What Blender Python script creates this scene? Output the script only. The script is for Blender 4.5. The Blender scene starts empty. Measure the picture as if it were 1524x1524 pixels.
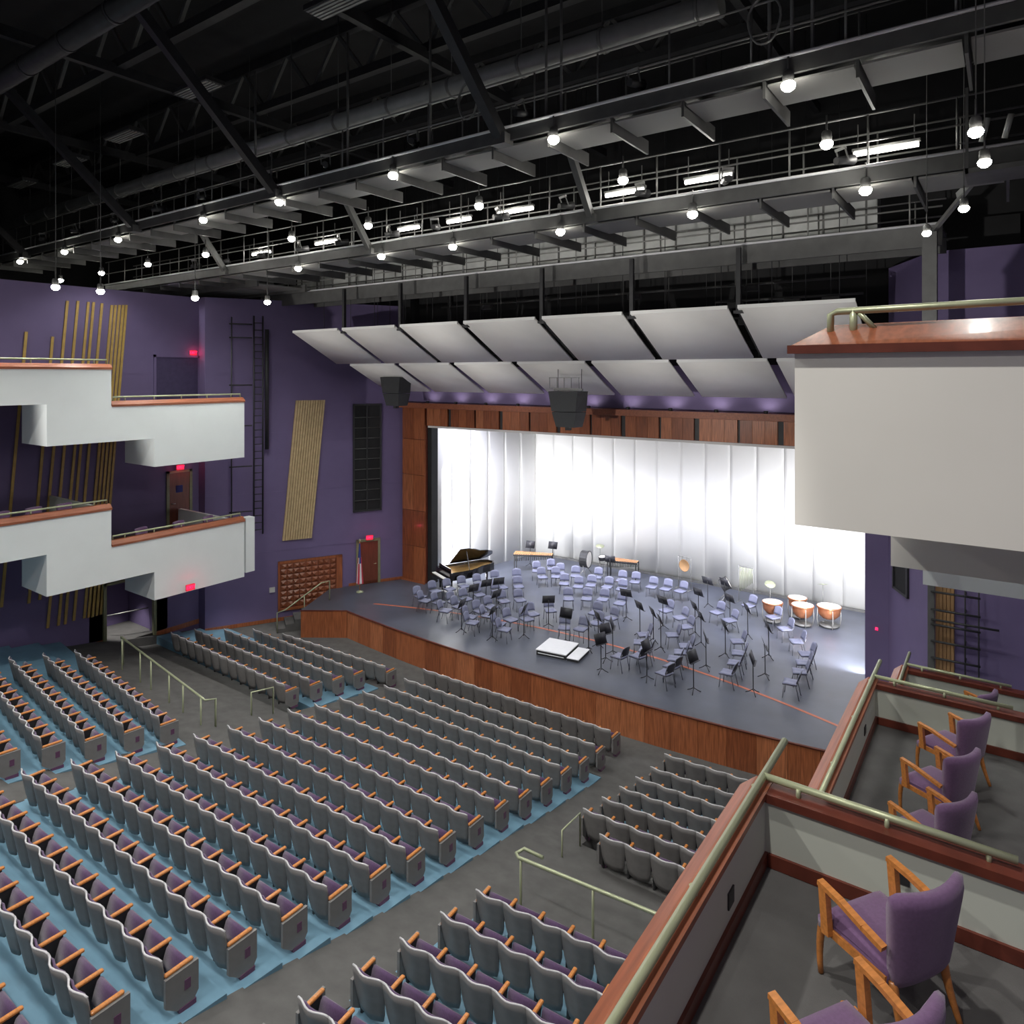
import bpy, math, random
from mathutils import Vector, Matrix
random.seed(7)
PI = math.pi
R = math.radians
scene = bpy.context.scene
col = scene.collection

# ------------------------------------------------------------------ camera, world, exposure
cam_d = bpy.data.cameras.new('camera')
cam = bpy.data.objects.new('camera', cam_d)
col.objects.link(cam)
cam_d.sensor_fit = 'HORIZONTAL'
cam_d.sensor_width = 36.0
cam_d.lens = 36.0 * 1039.0 / 1524.0
cam_d.shift_y = -(762.0 - 558.0) / 1524.0
cam_d.clip_start = 0.05
cam_d.clip_end = 200
cam.location = (13.2, 0.0, 11.25)
cam.rotation_euler = (R(90), 0, math.atan2(738, 1039))
scene.camera = cam
EYE = Vector((13.2, 0.0, 11.25))

world = bpy.data.worlds.new('world')
scene.world = world
world.use_nodes = True
bg = world.node_tree.nodes['Background']
bg.inputs[0].default_value = (0.92, 0.95, 1.0, 1)
bg.inputs[1].default_value = 0.10

vs = scene.view_settings
vs.view_transform = 'Standard'
vs.look = 'None'
vs.gamma = 1.0
vs.use_curve_mapping = False
vs.exposure = 0.0


def lamp(name, kind, loc, power, color=(1, 1, 1), rot=(0, 0, 0), parent=None, **kw):
    l = bpy.data.lights.new(name, kind)
    l.energy = power
    l.color = color
    for k, v in kw.items():
        setattr(l, k, v)
    o = bpy.data.objects.new(name, l)
    o.location = loc
    o.rotation_euler = rot
    o.parent = parent
    col.objects.link(o)
    return o


STAGE_C = (0.90, 0.91, 1.0)
# border lights over the stage, above the proscenium header (stage electrics)
for y, z, p, tilt, spread in ((25.9, 10.4, 640, 27, 72), (27.0, 10.8, 640, 3, 120)):
    lamp('border_light', 'AREA', (0, y, z), p, (0.86, 0.87, 1.0), (R(tilt), 0, 0), shape='RECTANGLE', size=18.5, size_y=0.4, spread=R(spread))
# unseen fills added behind the proscenium sides to even the light on the shell
for x, rz in ((-9.45, -28), (9.25, 28)):
    lamp('shell_fill', 'AREA', (x, 26.0, 3.9), 640, (0.97, 0.97, 1.0), (R(90), 0, R(rz)), shape='RECTANGLE', size=0.3, size_y=5.2, spread=R(150))
# house lights further back in the hall, on the catwalks behind the photographer
for y in (-3.0, 3.5):
    for x in (-12, -4, 4, 11):
        lamp('house_light', 'SPOT', (x, y, 17.2), 1700 if x < 10 else 1250, (1.0, 0.97, 0.92), (0, 0, 0), spot_size=R(150), spot_blend=0.8, shadow_soft_size=0.15)


# unseen fill spots added behind the camera to brighten the reflector panels
for x in (-9.0, 0.0, 9.0):
    d_ = Vector((x * 0.95, 20.6, 12.0)) - Vector((x, -4.5, 7.6))
    lamp('panel_fill', 'SPOT', (x, -4.5, 7.6), 6800, (1.0, 0.97, 0.93), d_.to_track_quat('-Z', 'Y').to_euler(), spot_size=R(30), spot_blend=0.7, shadow_soft_size=0.12)
for x, y, z in ((14.6, 1.5, 13.6), (14.4, 9.6, 8.85), (-16.9, 14.2, 2.75), (-13.2, 17.2, 3.6)):  # fills added over the boxes and by the splay wall, plus the entrance passage lamp
    lamp('fill_and_passage_light', 'SPOT', (x, y, z), (60 if z > 10 else 60) if x > 0 else 260, (1.0, 0.97, 0.92), (0, 0, 0), spot_size=R(150 if x > 0 else 75), spot_blend=0.6, shadow_soft_size=0.12)


# ------------------------------------------------------------------ materials
def mat(name, rgb, rough=0.6, metal=0.0, var=0.10, scale=6.0, stretch=(1, 1, 1), bump=0.0, bscale=None, emit=0.0, spec=0.5, coat=0.0, space='Object', sheen=0.0):
    m = bpy.data.materials.new(name)
    m.use_nodes = True
    nt = m.node_tree
    b = nt.nodes['Principled BSDF']
    b.inputs['Roughness'].default_value = rough
    b.inputs['Metallic'].default_value = metal
    b.inputs['Specular IOR Level'].default_value = spec
    if coat:
        b.inputs['Coat Weight'].default_value = coat
        b.inputs['Coat Roughness'].default_value = 0.12
    if sheen:
        b.inputs['Sheen Weight'].default_value = sheen
    tc = nt.nodes.new('ShaderNodeTexCoord')
    mp = nt.nodes.new('ShaderNodeMapping')
    mp.inputs['Scale'].default_value = stretch
    nt.links.new(tc.outputs['Object'], mp.inputs['Vector'])
    nz = nt.nodes.new('ShaderNodeTexNoise')
    nz.inputs['Scale'].default_value = scale
    nz.inputs['Detail'].default_value = 4
    nt.links.new(mp.outputs[0], nz.inputs['Vector'])
    rp = nt.nodes.new('ShaderNodeValToRGB')
    rp.color_ramp.elements[0].position = 0.3
    rp.color_ramp.elements[1].position = 0.7
    lo = [max(0, c * (1 - var)) for c in rgb]
    hi = [min(1, c * (1 + var)) for c in rgb]
    rp.color_ramp.elements[0].color = (*lo, 1)
    rp.color_ramp.elements[1].color = (*hi, 1)
    nt.links.new(nz.outputs['Fac'], rp.inputs[0])
    nt.links.new(rp.outputs[0], b.inputs['Base Color'])
    if bump:
        n2 = nt.nodes.new('ShaderNodeTexNoise')
        n2.inputs['Scale'].default_value = bscale or scale * 8
        nt.links.new(mp.outputs[0], n2.inputs['Vector'])
        bp = nt.nodes.new('ShaderNodeBump')
        bp.inputs['Strength'].default_value = bump
        bp.inputs['Distance'].default_value = 0.01
        nt.links.new(n2.outputs['Fac'], bp.inputs['Height'])
        nt.links.new(bp.outputs[0], b.inputs['Normal'])
    if emit:
        b.inputs['Emission Color'].default_value = (*rgb, 1)
        b.inputs['Emission Strength'].default_value = emit
    return m


M = {}
M['purple'] = mat('purple_paint', (0.160, 0.122, 0.250), 0.75, var=0.05, scale=1.2)
M['carpet'] = mat('dark_carpet', (0.12, 0.117, 0.115), 0.95, var=0.12, scale=3.0, bump=0.4, bscale=150, spec=0.1)
M['blue'] = mat('blue_painted_concrete', (0.155, 0.295, 0.40), 0.55, var=0.10, scale=2.0)
M['white'] = mat('white_plaster', (0.82, 0.86, 0.85), 0.8, var=0.02, scale=1.0)
M['warmwhite'] = mat('pale_plaster', (0.80, 0.78, 0.72), 0.8, var=0.02, scale=1.0)
M['boxwall'] = mat('pale_green_paint', (0.56, 0.59, 0.52), 0.7, var=0.03, scale=1.0)
M['cherry'] = mat('cherry_wood', (0.33, 0.105, 0.042), 0.32, var=0.35, scale=5.0, stretch=(6, 6, 0.35), spec=0.5, coat=0.25)
M['cherry_light'] = mat('light_cherry_wood', (0.40, 0.14, 0.06), 0.32, var=0.35, scale=5.0, stretch=(6, 6, 0.35), coat=0.25)
M['cherry_deep'] = mat('deep_cherry_wood', (0.25, 0.075, 0.03), 0.32, var=0.35, scale=5.0, stretch=(6, 6, 0.35), coat=0.25)
WOODS = ('cherry', 'cherry_light', 'cherry_deep')
M['cherry_cap'] = mat('cherry_cap_wood', (0.30, 0.095, 0.045), 0.42, var=0.25, scale=4.0, stretch=(5, 0.4, 5), coat=0.08)
M['cherry_dark'] = mat('dark_cherry_wood', (0.13, 0.03, 0.018), 0.4, var=0.2, scale=5.0)
M['oak'] = mat('honey_wood', (0.58, 0.22, 0.055), 0.38, var=0.18, scale=9.0, stretch=(1, 5, 5), coat=0.2)
M['shell'] = mat('grey_seat_shell', (0.20, 0.193, 0.19), 0.45, var=0.06, scale=8.0)
M['lilac'] = mat('pale_seat_edge', (0.62, 0.61, 0.63), 0.4, var=0.03)
M['fabric'] = mat('purple_fabric', (0.085, 0.043, 0.112), 0.9, var=0.14, scale=40, bump=0.3, bscale=300, sheen=0.3)
M['fabric_red'] = mat('plum_fabric', (0.115, 0.04, 0.10), 0.9, var=0.12, scale=30, sheen=0.2)
M['arm_fabric'] = mat('mauve_armchair_fabric', (0.155, 0.08, 0.178), 0.88, var=0.10, scale=50, bump=0.3, bscale=350, sheen=0.3)
M['black'] = mat('black_paint', (0.012, 0.012, 0.013), 0.8, var=0.2, scale=2.0)
M['blackmetal'] = mat('black_metal', (0.028, 0.028, 0.03), 0.5, var=0.2, scale=4.0)
M['darkmetal'] = mat('dark_grey_metal', (0.10, 0.10, 0.097), 0.5, 0.0, var=0.15, scale=3.0)
M['greymetal'] = mat('grey_steel', (0.26, 0.26, 0.25), 0.42, 0.3, var=0.12, scale=4.0)
M['galv'] = mat('galvanised_duct', (0.42, 0.43, 0.42), 0.38, 0.3, var=0.15, scale=2.0)
M['brass'] = mat('pale_brass', (0.42, 0.45, 0.29), 0.36, 0.35, var=0.08, scale=5.0)
M['gold'] = mat('gold_paint', (0.50, 0.33, 0.09), 0.5, var=0.12, scale=4.0)
M['goldpanel'] = mat('gold_slat', (0.56, 0.42, 0.23), 0.6, var=0.12, scale=5.0)
M['tan'] = mat('tan_panel', (0.42, 0.24, 0.11), 0.6, var=0.10, scale=3.0)
M['stage'] = mat('stage_floor', (0.075, 0.083, 0.108), 0.38, var=0.25, scale=0.6, spec=0.6)
M['redline'] = mat('red_inlay', (0.50, 0.14, 0.07), 0.45, var=0.08)
M['shellwhite'] = mat('white_shell', (0.83, 0.83, 0.81), 0.7, var=0.015, scale=1.0)
M['tile'] = mat('pale_reflector', (0.78, 0.765, 0.74), 0.75, var=0.02, scale=1.5)
M['soffit'] = mat('grey_soffit_panel', (0.24, 0.235, 0.225), 0.8, var=0.06, scale=1.0)
M['chairpoly'] = mat('lavender_grey_chair', (0.19, 0.20, 0.29), 0.5, var=0.08, scale=10)
M['chairdark'] = mat('dark_chair_back', (0.022, 0.022, 0.028), 0.5, var=0.15, scale=10)
M['chrome'] = mat('chrome_leg', (0.25, 0.25, 0.28), 0.3, 0.7, var=0.05)
M['glass_lamp'] = mat('lamp_glow', (1.0, 0.97, 0.88), 0.5, var=0.0, emit=45.0)
M['tube'] = mat('tube_glow', (1.0, 0.97, 0.90), 0.5, var=0.0, emit=4.5)
M['red_glow'] = mat('exit_red_glow', (1.0, 0.02, 0.10), 0.5, var=0.0, emit=2.2)
M['exit_face'] = mat('exit_face', (0.30, 0.015, 0.03), 0.5, var=0.0, emit=1.0)
M['piano'] = mat('black_lacquer', (0.012, 0.011, 0.011), 0.12, var=0.1, coat=0.6)
M['pianogold'] = mat('gold_harp_plate', (0.55, 0.33, 0.11), 0.4, 0.3, var=0.2, scale=6)
M['copper'] = mat('copper_kettle', (0.55, 0.22, 0.11), 0.3, 0.75, var=0.15, scale=3)
M['head'] = mat('drum_head', (0.85, 0.83, 0.78), 0.5, var=0.03)
M['marimba'] = mat('rosewood_bars', (0.55, 0.27, 0.12), 0.45, var=0.2, scale=8)
M['podium'] = mat('white_podium_top', (0.80, 0.80, 0.82), 0.6, var=0.02)
M['door'] = mat('red_brown_door', (0.17, 0.045, 0.025), 0.4, var=0.2, scale=4, stretch=(5, 5, 0.4))
M['olive'] = mat('olive_frame', (0.22, 0.23, 0.13), 0.5, var=0.08)
M['flag_red'] = mat('flag_red', (0.50, 0.035, 0.06), 0.8, var=0.1)
M['flag_white'] = mat('flag_white', (0.75, 0.70, 0.72), 0.8, var=0.05)
M['flag_blue'] = mat('flag_blue', (0.04, 0.05, 0.22), 0.8, var=0.1)
M['plate'] = mat('off_white_plate', (0.62, 0.62, 0.58), 0.6, var=0.03)
M['mesh'] = mat('speaker_grille', (0.035, 0.037, 0.04), 0.7, var=0.2, scale=60)
M['jeans'] = mat('pale_cloth', (0.42, 0.55, 0.60), 0.8, var=0.2, scale=6)


# ------------------------------------------------------------------ mesh helper
class MB:
    def __init__(s):
        s.v = []
        s.f = []
        s.sm = []

    def add(s, vs, fs, smooth=False):
        b = len(s.v)
        s.v += [tuple(v) for v in vs]
        s.f += [tuple(b + i for i in f) for f in fs]
        s.sm += [smooth] * len(fs)
        return s

    def hexa(s, p):
        return s.add(p, [(0, 3, 2, 1), (4, 5, 6, 7), (0, 1, 5, 4), (1, 2, 6, 5), (2, 3, 7, 6), (3, 0, 4, 7)])

    def box(s, x0, x1, y0, y1, z0, z1):
        return s.hexa([(x0, y0, z0), (x1, y0, z0), (x1, y1, z0), (x0, y1, z0), (x0, y0, z1), (x1, y0, z1), (x1, y1, z1), (x0, y1, z1)])

    def bbox(s, x0, x1, y0, y1, z0, z1, c=0.01):
        """box with chamfered vertical and top edges"""
        pts = [(x0 + c, y0), (x1 - c, y0), (x1, y0 + c), (x1, y1 - c), (x1 - c, y1), (x0 + c, y1), (x0, y1 - c), (x0, y0 + c)]
        mx, my = (x0 + x1) / 2, (y0 + y1) / 2
        ins = [(mx + (x - mx) * (1 - c / max(1e-6, abs(x1 - x0) / 2)), my + (y - my) * (1 - c / max(1e-6, abs(y1 - y0) / 2))) for x, y in pts]
        v = [(x, y, z0) for x, y in pts] + [(x, y, z1 - c) for x, y in pts] + [(x, y, z1) for x, y in ins]
        f = [tuple(range(7, -1, -1)), tuple(range(16, 24))]
        for k in (0, 8):
            for i in range(8):
                j = (i + 1) % 8
                f.append((k + i, k + j, k + 8 + j, k + 8 + i))
        return s.add(v, f)

    def bar(s, a, b, w, h, up=(0, 0, 1)):
        a, b, up = Vector(a), Vector(b), Vector(up)
        d = (b - a).normalized()
        if abs(d.dot(up)) > 0.98:
            up = Vector((0, 1, 0))
        r = d.cross(up).normalized() * (w / 2)
        u = r.cross(d).normalized() * (h / 2)
        return s.hexa([a - r - u, a + r - u, b + r - u, b - r - u, a - r + u, a + r + u, b + r + u, b - r + u])

    def tube(s, pts, rad, n=8, cap=True):
        pts = [Vector(p) for p in pts]
        rr = rad if isinstance(rad, (list, tuple)) else [rad] * len(pts)
        rings = []
        prev = None
        for i, p in enumerate(pts):
            d = (pts[min(i + 1, len(pts) - 1)] - pts[max(i - 1, 0)]).normalized()
            if prev is None:
                prev = Vector((0, 0, 1)) if abs(d.z) < 0.9 else Vector((1, 0, 0))
            r = (prev - d * prev.dot(d)).normalized()
            prev = r
            u = d.cross(r)
            rings.append([p + (r * math.cos(2 * PI * k / n) + u * math.sin(2 * PI * k / n)) * rr[i] for k in range(n)])
        v = [q for ring in rings for q in ring]
        f = []
        for i in range(len(pts) - 1):
            for k in range(n):
                f.append((i * n + k, i * n + (k + 1) % n, (i + 1) * n + (k + 1) % n, (i + 1) * n + k))
        s.add(v, f, True)
        if cap:
            b = len(s.v) - len(v)
            s.f.append(tuple(b + k for k in range(n - 1, -1, -1)))
            s.f.append(tuple(b + (len(pts) - 1) * n + k for k in range(n)))
            s.sm += [False, False]
        return s

    def lathe(s, prof, n=16, c=(0, 0, 0), smooth=True):
        v = []
        for r, z in prof:
            for k in range(n):
                a = 2 * PI * k / n
                v.append((c[0] + r * math.cos(a), c[1] + r * math.sin(a), c[2] + z))
        f = []
        for i in range(len(prof) - 1):
            for k in range(n):
                f.append((i * n + k, i * n + (k + 1) % n, (i + 1) * n + (k + 1) % n, (i + 1) * n + k))
        return s.add(v, f, smooth)

    def prism(s, poly, a, b, axis='z'):
        """polygon extruded along an axis from a to b; poly is (x,y) for z, (y,z) for x, (x,z) for y"""
        def P(p, t):
            return {'z': (p[0], p[1], t), 'x': (t, p[0], p[1]), 'y': (p[0], t, p[1])}[axis]
        n = len(poly)
        v = [P(p, a) for p in poly] + [P(p, b) for p in poly]
        f = [tuple(range(n)), tuple(range(2 * n - 1, n - 1, -1))]
        for i in range(n):
            j = (i + 1) % n
            f.append((i, i + n, j + n, j))
        return s.add(v, f)

    def grid(s, nu, nv, fn, smooth=True):
        v = [fn(i / nu, j / nv) for j in range(nv + 1) for i in range(nu + 1)]
        f = [(j * (nu + 1) + i, j * (nu + 1) + i + 1, (j + 1) * (nu + 1) + i + 1, (j + 1) * (nu + 1) + i) for j in range(nv) for i in range(nu)]
        return s.add(v, f, smooth)

    def slab(s, nu, nv, fn, off):
        """a curved sheet with thickness: fn(u,v) and fn offset by vector off, closed round the rim"""
        off = Vector(off)
        A = [Vector(fn(i / nu, j / nv)) for j in range(nv + 1) for i in range(nu + 1)]
        N = len(A)
        v = A + [p + off for p in A]
        f = []
        w = nu + 1
        for j in range(nv):
            for i in range(nu):
                q = (j * w + i, j * w + i + 1, (j + 1) * w + i + 1, (j + 1) * w + i)
                f.append(q)
                f.append(tuple(N + k for k in reversed(q)))
        rim = [i for i in range(nu + 1)] + [j * w + nu for j in range(1, nv + 1)] + [nv * w + i for i in range(nu - 1, -1, -1)] + [j * w for j in range(nv - 1, 0, -1)]
        for a, b in zip(rim, rim[1:] + rim[:1]):
            f.append((b, a, a + N, b + N))
        return s.add(v, f, True)

    def mesh(s, name, m=None):
        me = bpy.data.meshes.new(name)
        me.from_pydata(s.v, [], s.f)
        me.polygons.foreach_set('use_smooth', s.sm)
        if m:
            me.materials.append(m)
        me.update()
        return me

    def build(s, name, m, parent=None, loc=None):
        return link(name, s.mesh(name, m), parent, loc)


def link(name, me, parent=None, loc=None):
    o = bpy.data.objects.new(name, me)
    if loc:
        o.location = loc
    o.parent = parent
    col.objects.link(o)
    return o


def tag(o, label=None, cat=None, group=None, kind=None):
    if label:
        o['label'] = label
    if cat:
        o['category'] = cat
    if group:
        o['group'] = group
    if kind:
        o['kind'] = kind
    return o


def empty(name, loc=(0, 0, 0), rz=0.0, label=None, cat=None, group=None):
    o = bpy.data.objects.new(name, None)
    o.empty_display_size = 0.2
    o.location = loc
    o.rotation_euler = (0, 0, rz)
    col.objects.link(o)
    return tag(o, label, cat, group)


def struct(o, label=None):
    o['kind'] = 'structure'
    if label:
        o['label'] = label
    return o


def kids(o):
    return CH.get(o.name, [])


CH = {}


def snapshot(o):
    """remember the children of a prototype once"""
    CH[o.name] = [c for c in o.children]
    for c in o.children:
        snapshot(c)


def copy_tree(o, parent=None):
    c = o.copy()
    c.parent = parent
    col.objects.link(c)
    for ch in kids(o):
        copy_tree(ch, c)
    return c


ORD = ['zeroth', 'first', 'second', 'third', 'fourth', 'fifth', 'sixth', 'seventh', 'eighth', 'ninth', 'tenth', 'eleventh', 'twelfth', 'thirteenth',
       'fourteenth', 'fifteenth', 'sixteenth', 'seventeenth', 'eighteenth', 'nineteenth', 'twentieth', 'twenty-first', 'twenty-second', 'twenty-third', 'twenty-fourth']

# ------------------------------------------------------------------ hall shell
ZP = [(-6, 4.62), (2.5, 2.92), (3.46, 2.72), (4.4, 2.53), (5.37, 2.33), (6.3, 2.13), (7.26, 1.90), (8.2, 1.66), (9.2, 1.46), (10.1, 1.27), (11.06, 1.10), (12.0, 0.93),
      (13.0, 0.79), (13.9, 0.58), (14.87, 0.42), (15.8, 0.27), (16.86, 0.09), (17.6, 0.0), (30, 0.0)]


def zf(y):
    for (a, za), (b, zb) in zip(ZP, ZP[1:]):
        if y <= b:
            return za + (zb - za) * (y - a) / (b - a)
    return 0.0


# carpeted floor: rakes up in the centre and behind the cross aisles, flat in front
def floor_z(x, y):
    z = zf(y)
    ax = abs(x)
    under = (ax < 3.9 and y < 17.3) or (5.35 < ax < 15.7 and (y < 10.3 or 13.9 < y < 17.3))
    return z - (0.30 if under else 0.01)          # the seat terraces stand in these pits


fl = MB()
ys = sorted([-6 + 0.4 * k for k in range(91)] + [10.25, 10.35, 13.85, 13.95, 17.25, 17.35])
xs = [-17, -15.8, -15.6, -12, -9, -5.4, -5.3, -3.93, -3.86, 0, 3.86, 3.93, 5.3, 5.4, 9, 12, 15.6, 15.8, 17]
fl.grid(len(xs) - 1, len(ys) - 1, lambda u, v: (xs[round(u * (len(xs) - 1))], ys[round(v * (len(ys) - 1))], floor_z(xs[round(u * (len(xs) - 1))], ys[round(v * (len(ys) - 1))])), False)
floor = struct(fl.build('floor', M['carpet']), 'dark grey carpeted auditorium floor')

SPL0, SPL1 = Vector((-15.4, 17.1)), Vector((-11.25, 25.1))
SD = (SPL1 - SPL0).normalized()
SN = Vector((SD.y, -SD.x))          # into the hall


def sp(s, z, out=0.0):
    p = SPL0 + SD * s + SN * out
    return (p.x, p.y, z)


def splay_box(mb, s0, s1, z0, z1, o0, o1):
    a = [sp(s0, 0, o0), sp(s1, 0, o0), sp(s1, 0, o1), sp(s0, 0, o1)]
    return mb.hexa([(p[0], p[1], z0) for p in a] + [(p[0], p[1], z1) for p in a])


WL = -15.9
wl = MB()
# rear side wall, with an entrance opening low down
wl.box(WL - 0.4, WL, -6, 13.15, -0.5, 14.65)
wl.box(WL - 0.4, WL, 15.13, 17.4, -0.5, 14.65)
wl.box(WL - 0.4, WL, 13.15, 15.13, 2.95, 14.65)
wl.box(WL - 0.4, -15.4, 17.1, 17.4, -0.5, 14.65)
wall_left = struct(wl.build('wall_left', M['purple']), 'purple side wall behind the white balconies')
ws = MB()
splay_box(ws, 0, 9.0, -0.5, 14.65, -0.3, 0.0)
wall_splay = struct(ws.build('wall_splay', M['purple']), 'purple angled wall beside the stage')
# joints of the large wall boards
for k, z in enumerate((3.2, 5.9, 8.6, 11.3)):
    j = MB()
    splay_box(j, 0.0, 9.0, z, z + 0.03, 0.0, 0.012)
    j.build('joint', M['purple'], wall_splay)
    j = MB()
    j.box(WL, WL + 0.012, 8, 17.1, z, z + 0.03)
    j.build('joint', M['purple'], wall_left)
bb = MB()
splay_box(bb, 0.0, 6.6, 0.0, 0.16, 0.0, 0.03)
bb.box(WL, WL + 0.03, 15.2, 17.1, 0.3, 0.5)
bb.box(WL, WL + 0.03, 4.0, 13.1, 0.6, 0.8)
struct(bb.build('baseboard_left', M['cherry']), 'red-brown baseboard along the purple walls')

# right hand side
rA, rB = Vector((10.1, 25.1)), Vector((14.6, 16.4))
RD = (rB - rA).normalized()
RN = Vector((RD.y, -RD.x))
if RN.x > 0:
    RN = -RN


def rp_(s, z, out=0.0):
    p = rA + RD * s + RN * out
    return (p.x, p.y, z)


def right_box(mb, s0, s1, z0, z1, o0, o1):
    a = [rp_(s0, 0, o0), rp_(s1, 0, o0), rp_(s1, 0, o1), rp_(s0, 0, o1)]
    return mb.hexa([(p[0], p[1], z0) for p in a] + [(p[0], p[1], z1) for p in a])


wr = MB()
right_box(wr, 0, 3.02, -0.5, 14.65, -0.3, 0)
wr.box(11.48, 16.3, 22.4, 22.7, -0.5, 14.65)
wr.box(9.42, 10.12, 25.1, 25.5, -0.5, 10.6)
wr.box(15.9, 16.3, -6, 22.5, -0.5, 14.65)
wall_right = struct(wr.build('wall_right', M['purple']), 'purple angled wall right of the stage')
# proscenium wall above the header, and the dark void over it
wp = MB()
wp.box(-12.2, 12.2, 25.3, 25.6, 9.7, 11.6)
struct(wp.build('wall_front', M['purple']), 'purple strip of wall above the wooden proscenium header')
wb = MB()
wb.box(-28, 28, 26.0, 26.4, 11.6, 22.6)
wb.box(-28.4, -28, -8, 26.4, 14, 22.6)
wb.box(28, 28.4, -8, 26.4, 14, 22.6)
wb.box(-28, WL - 0.35, -8, 26.0, 14.0, 14.3)
wb.box(16.25, 28, -8, 26.0, 14.0, 14.3)
wb.box(-13.5, -11.0, 25.35, 26.0, 11.6, 16)
wb.box(11.0, 13.5, 25.35, 26.0, 11.6, 16)
struct(wb.build('wall_void', M['black']), 'black void walls above the auditorium')
rf = MB()
rf.box(-28.4, 28.4, -8, 26.4, 22.0, 22.4)
ceiling = struct(rf.build('ceiling', M['black']), 'black roof deck above the catwalks')

# ------------------------------------------------------------------ stage
def apron_y(x):
    return 19.72 + 0.6 * (abs(x) / 9.9) ** 2.2


STZ = 1.15
sf = MB()
edge = [(-9.9 + 19.8 * k / 40) for k in range(41)]
poly = [(-11.55, 19.2)] + [(x, apron_y(x)) for x in edge] + [(11.2, 19.2), (13.2, 20.2), (11.3, 25.0), (9.6, 26), (9.6, 33.4), (-9.8, 33.4), (-9.8, 26), (-11.2, 25.0), (-12.9, 21.9)]
sf.prism(poly[::-1], STZ - 0.12, STZ)
stage = struct(sf.build('stage_floor', M['stage']), 'dark glossy grey stage floor')
ins = [(-11.3, 19.5)] + [(x, apron_y(x) + 0.25) for x in edge] + [(11.0, 19.5), (13.0, 20.4), (11.2, 24.9), (-11.2, 24.9), (-12.7, 22)]
sb = MB()
sb.prism(ins[::-1], -0.2, STZ - 0.12)
struct(sb.build('stage_base', M['black']), 'black base under the stage')
# timber fascia, panel by panel
front = struct(MB().prism([(-9.9, 20.5), (-9.9, 20.58), (9.9, 20.58), (9.9, 20.5)], -0.1, 0.0).build('stage_front', M['cherry_dark']), 'polished cherry wood apron front of the stage')


def fascia(p, q, z0, z1, t=0.05, gap=0.008):
    p, q = Vector((p[0], p[1], 0)), Vector((q[0], q[1], 0))
    d = (q - p).normalized()
    n = Vector((d.y, -d.x, 0)) * t
    p, q = p + d * gap, q - d * gap
    a = [p + n, q + n, q - n * 0.3, p - n * 0.3]
    return MB().hexa([(v.x, v.y, z0) for v in a] + [(v.x, v.y, z1) for v in a])


NP = 24
for k in range(NP):
    x0, x1 = -9.9 + 19.8 * k / NP, -9.9 + 19.8 * (k + 1) / NP
    fascia((x0, apron_y(x0) + 0.02), (x1, apron_y(x1) + 0.02), -0.02, STZ - 0.03, 0.05, 0.004).build('panel', M[random.choice(WOODS)], front)
for a, b in (((-11.55, 19.2), (-10.72, 19.76)), ((-10.72, 19.76), (-9.9, 20.32)), ((9.9, 20.32), (10.55, 19.76)), ((10.55, 19.76), (11.2, 19.2))):
    fascia(a, b, -0.02, STZ - 0.03, 0.05, 0.004).build('panel', M[random.choice(WOODS)], front)
nose = MB()
pts = [(-11.55, 19.2)] + [(x, apron_y(x)) for x in edge] + [(11.2, 19.2)]
nose.tube([(x, y - 0.03, STZ - 0.02) for x, y in pts], 0.035, 6)
nose.build('nosing', M['cherry_dark'], front)
# inlaid red curve (edge of the lift) on the stage floor
rc = MB()
cur = []
for k in range(41):
    x = -9.6 + 19.3 * k / 40
    cur.append((x, 23.45 - 1.75 * (abs(x - 0.1) / 9.4) ** 2))
vv, ff = [], []
for i, (x, y) in enumerate(cur):
    vv += [(x, y - 0.055, STZ + 0.002), (x, y + 0.055, STZ + 0.002), (x, y - 0.055, STZ + 0.008), (x, y + 0.055, STZ + 0.008)]
for i in range(40):
    a, b = 4 * i, 4 * i + 4
    ff += [(a + 2, b + 2, b + 3, a + 3), (a, b, b + 2, a + 2), (a + 1, a + 3, b + 3, b + 1), (a, a + 1, b + 1, b)]
rc.add(vv, ff)
struct(rc.build('trim_1', M['redline']), 'thin red curved line inlaid across the stage floor')
bbs = MB()
splay_box(bbs, 6.3, 9.0, STZ, STZ + 0.13, 0.0, 0.03)
bbs.box(-11.25, -9.7, 24.97, 25.0, STZ, STZ + 0.1)
struct(bbs.build('baseboard_stage', M['cherry']), 'cherry baseboard along the wall at stage level')

# orchestra shell: convex white towers
shell = empty('orchestra_shell', (0, 33, STZ), 0, 'tall white orchestra shell of convex panels around the back of the stage', 'shell')


def shell_panel(p, q, z0, z1, bulge):
    p, q = Vector((p[0], p[1], 0)), Vector((q[0], q[1], 0))
    d = (q - p)
    n = Vector((d.y, -d.x, 0)).normalized()

    def fn(u, v):
        w = p + d * (0.004 + 0.992 * u) + n * (bulge * (1 - (2 * u - 1) ** 2))
        return (w.x, w.y - 33, z0 + (z1 - z0) * v - STZ)
    return MB().slab(8, 1, fn, tuple(-n * 0.06))


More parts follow.
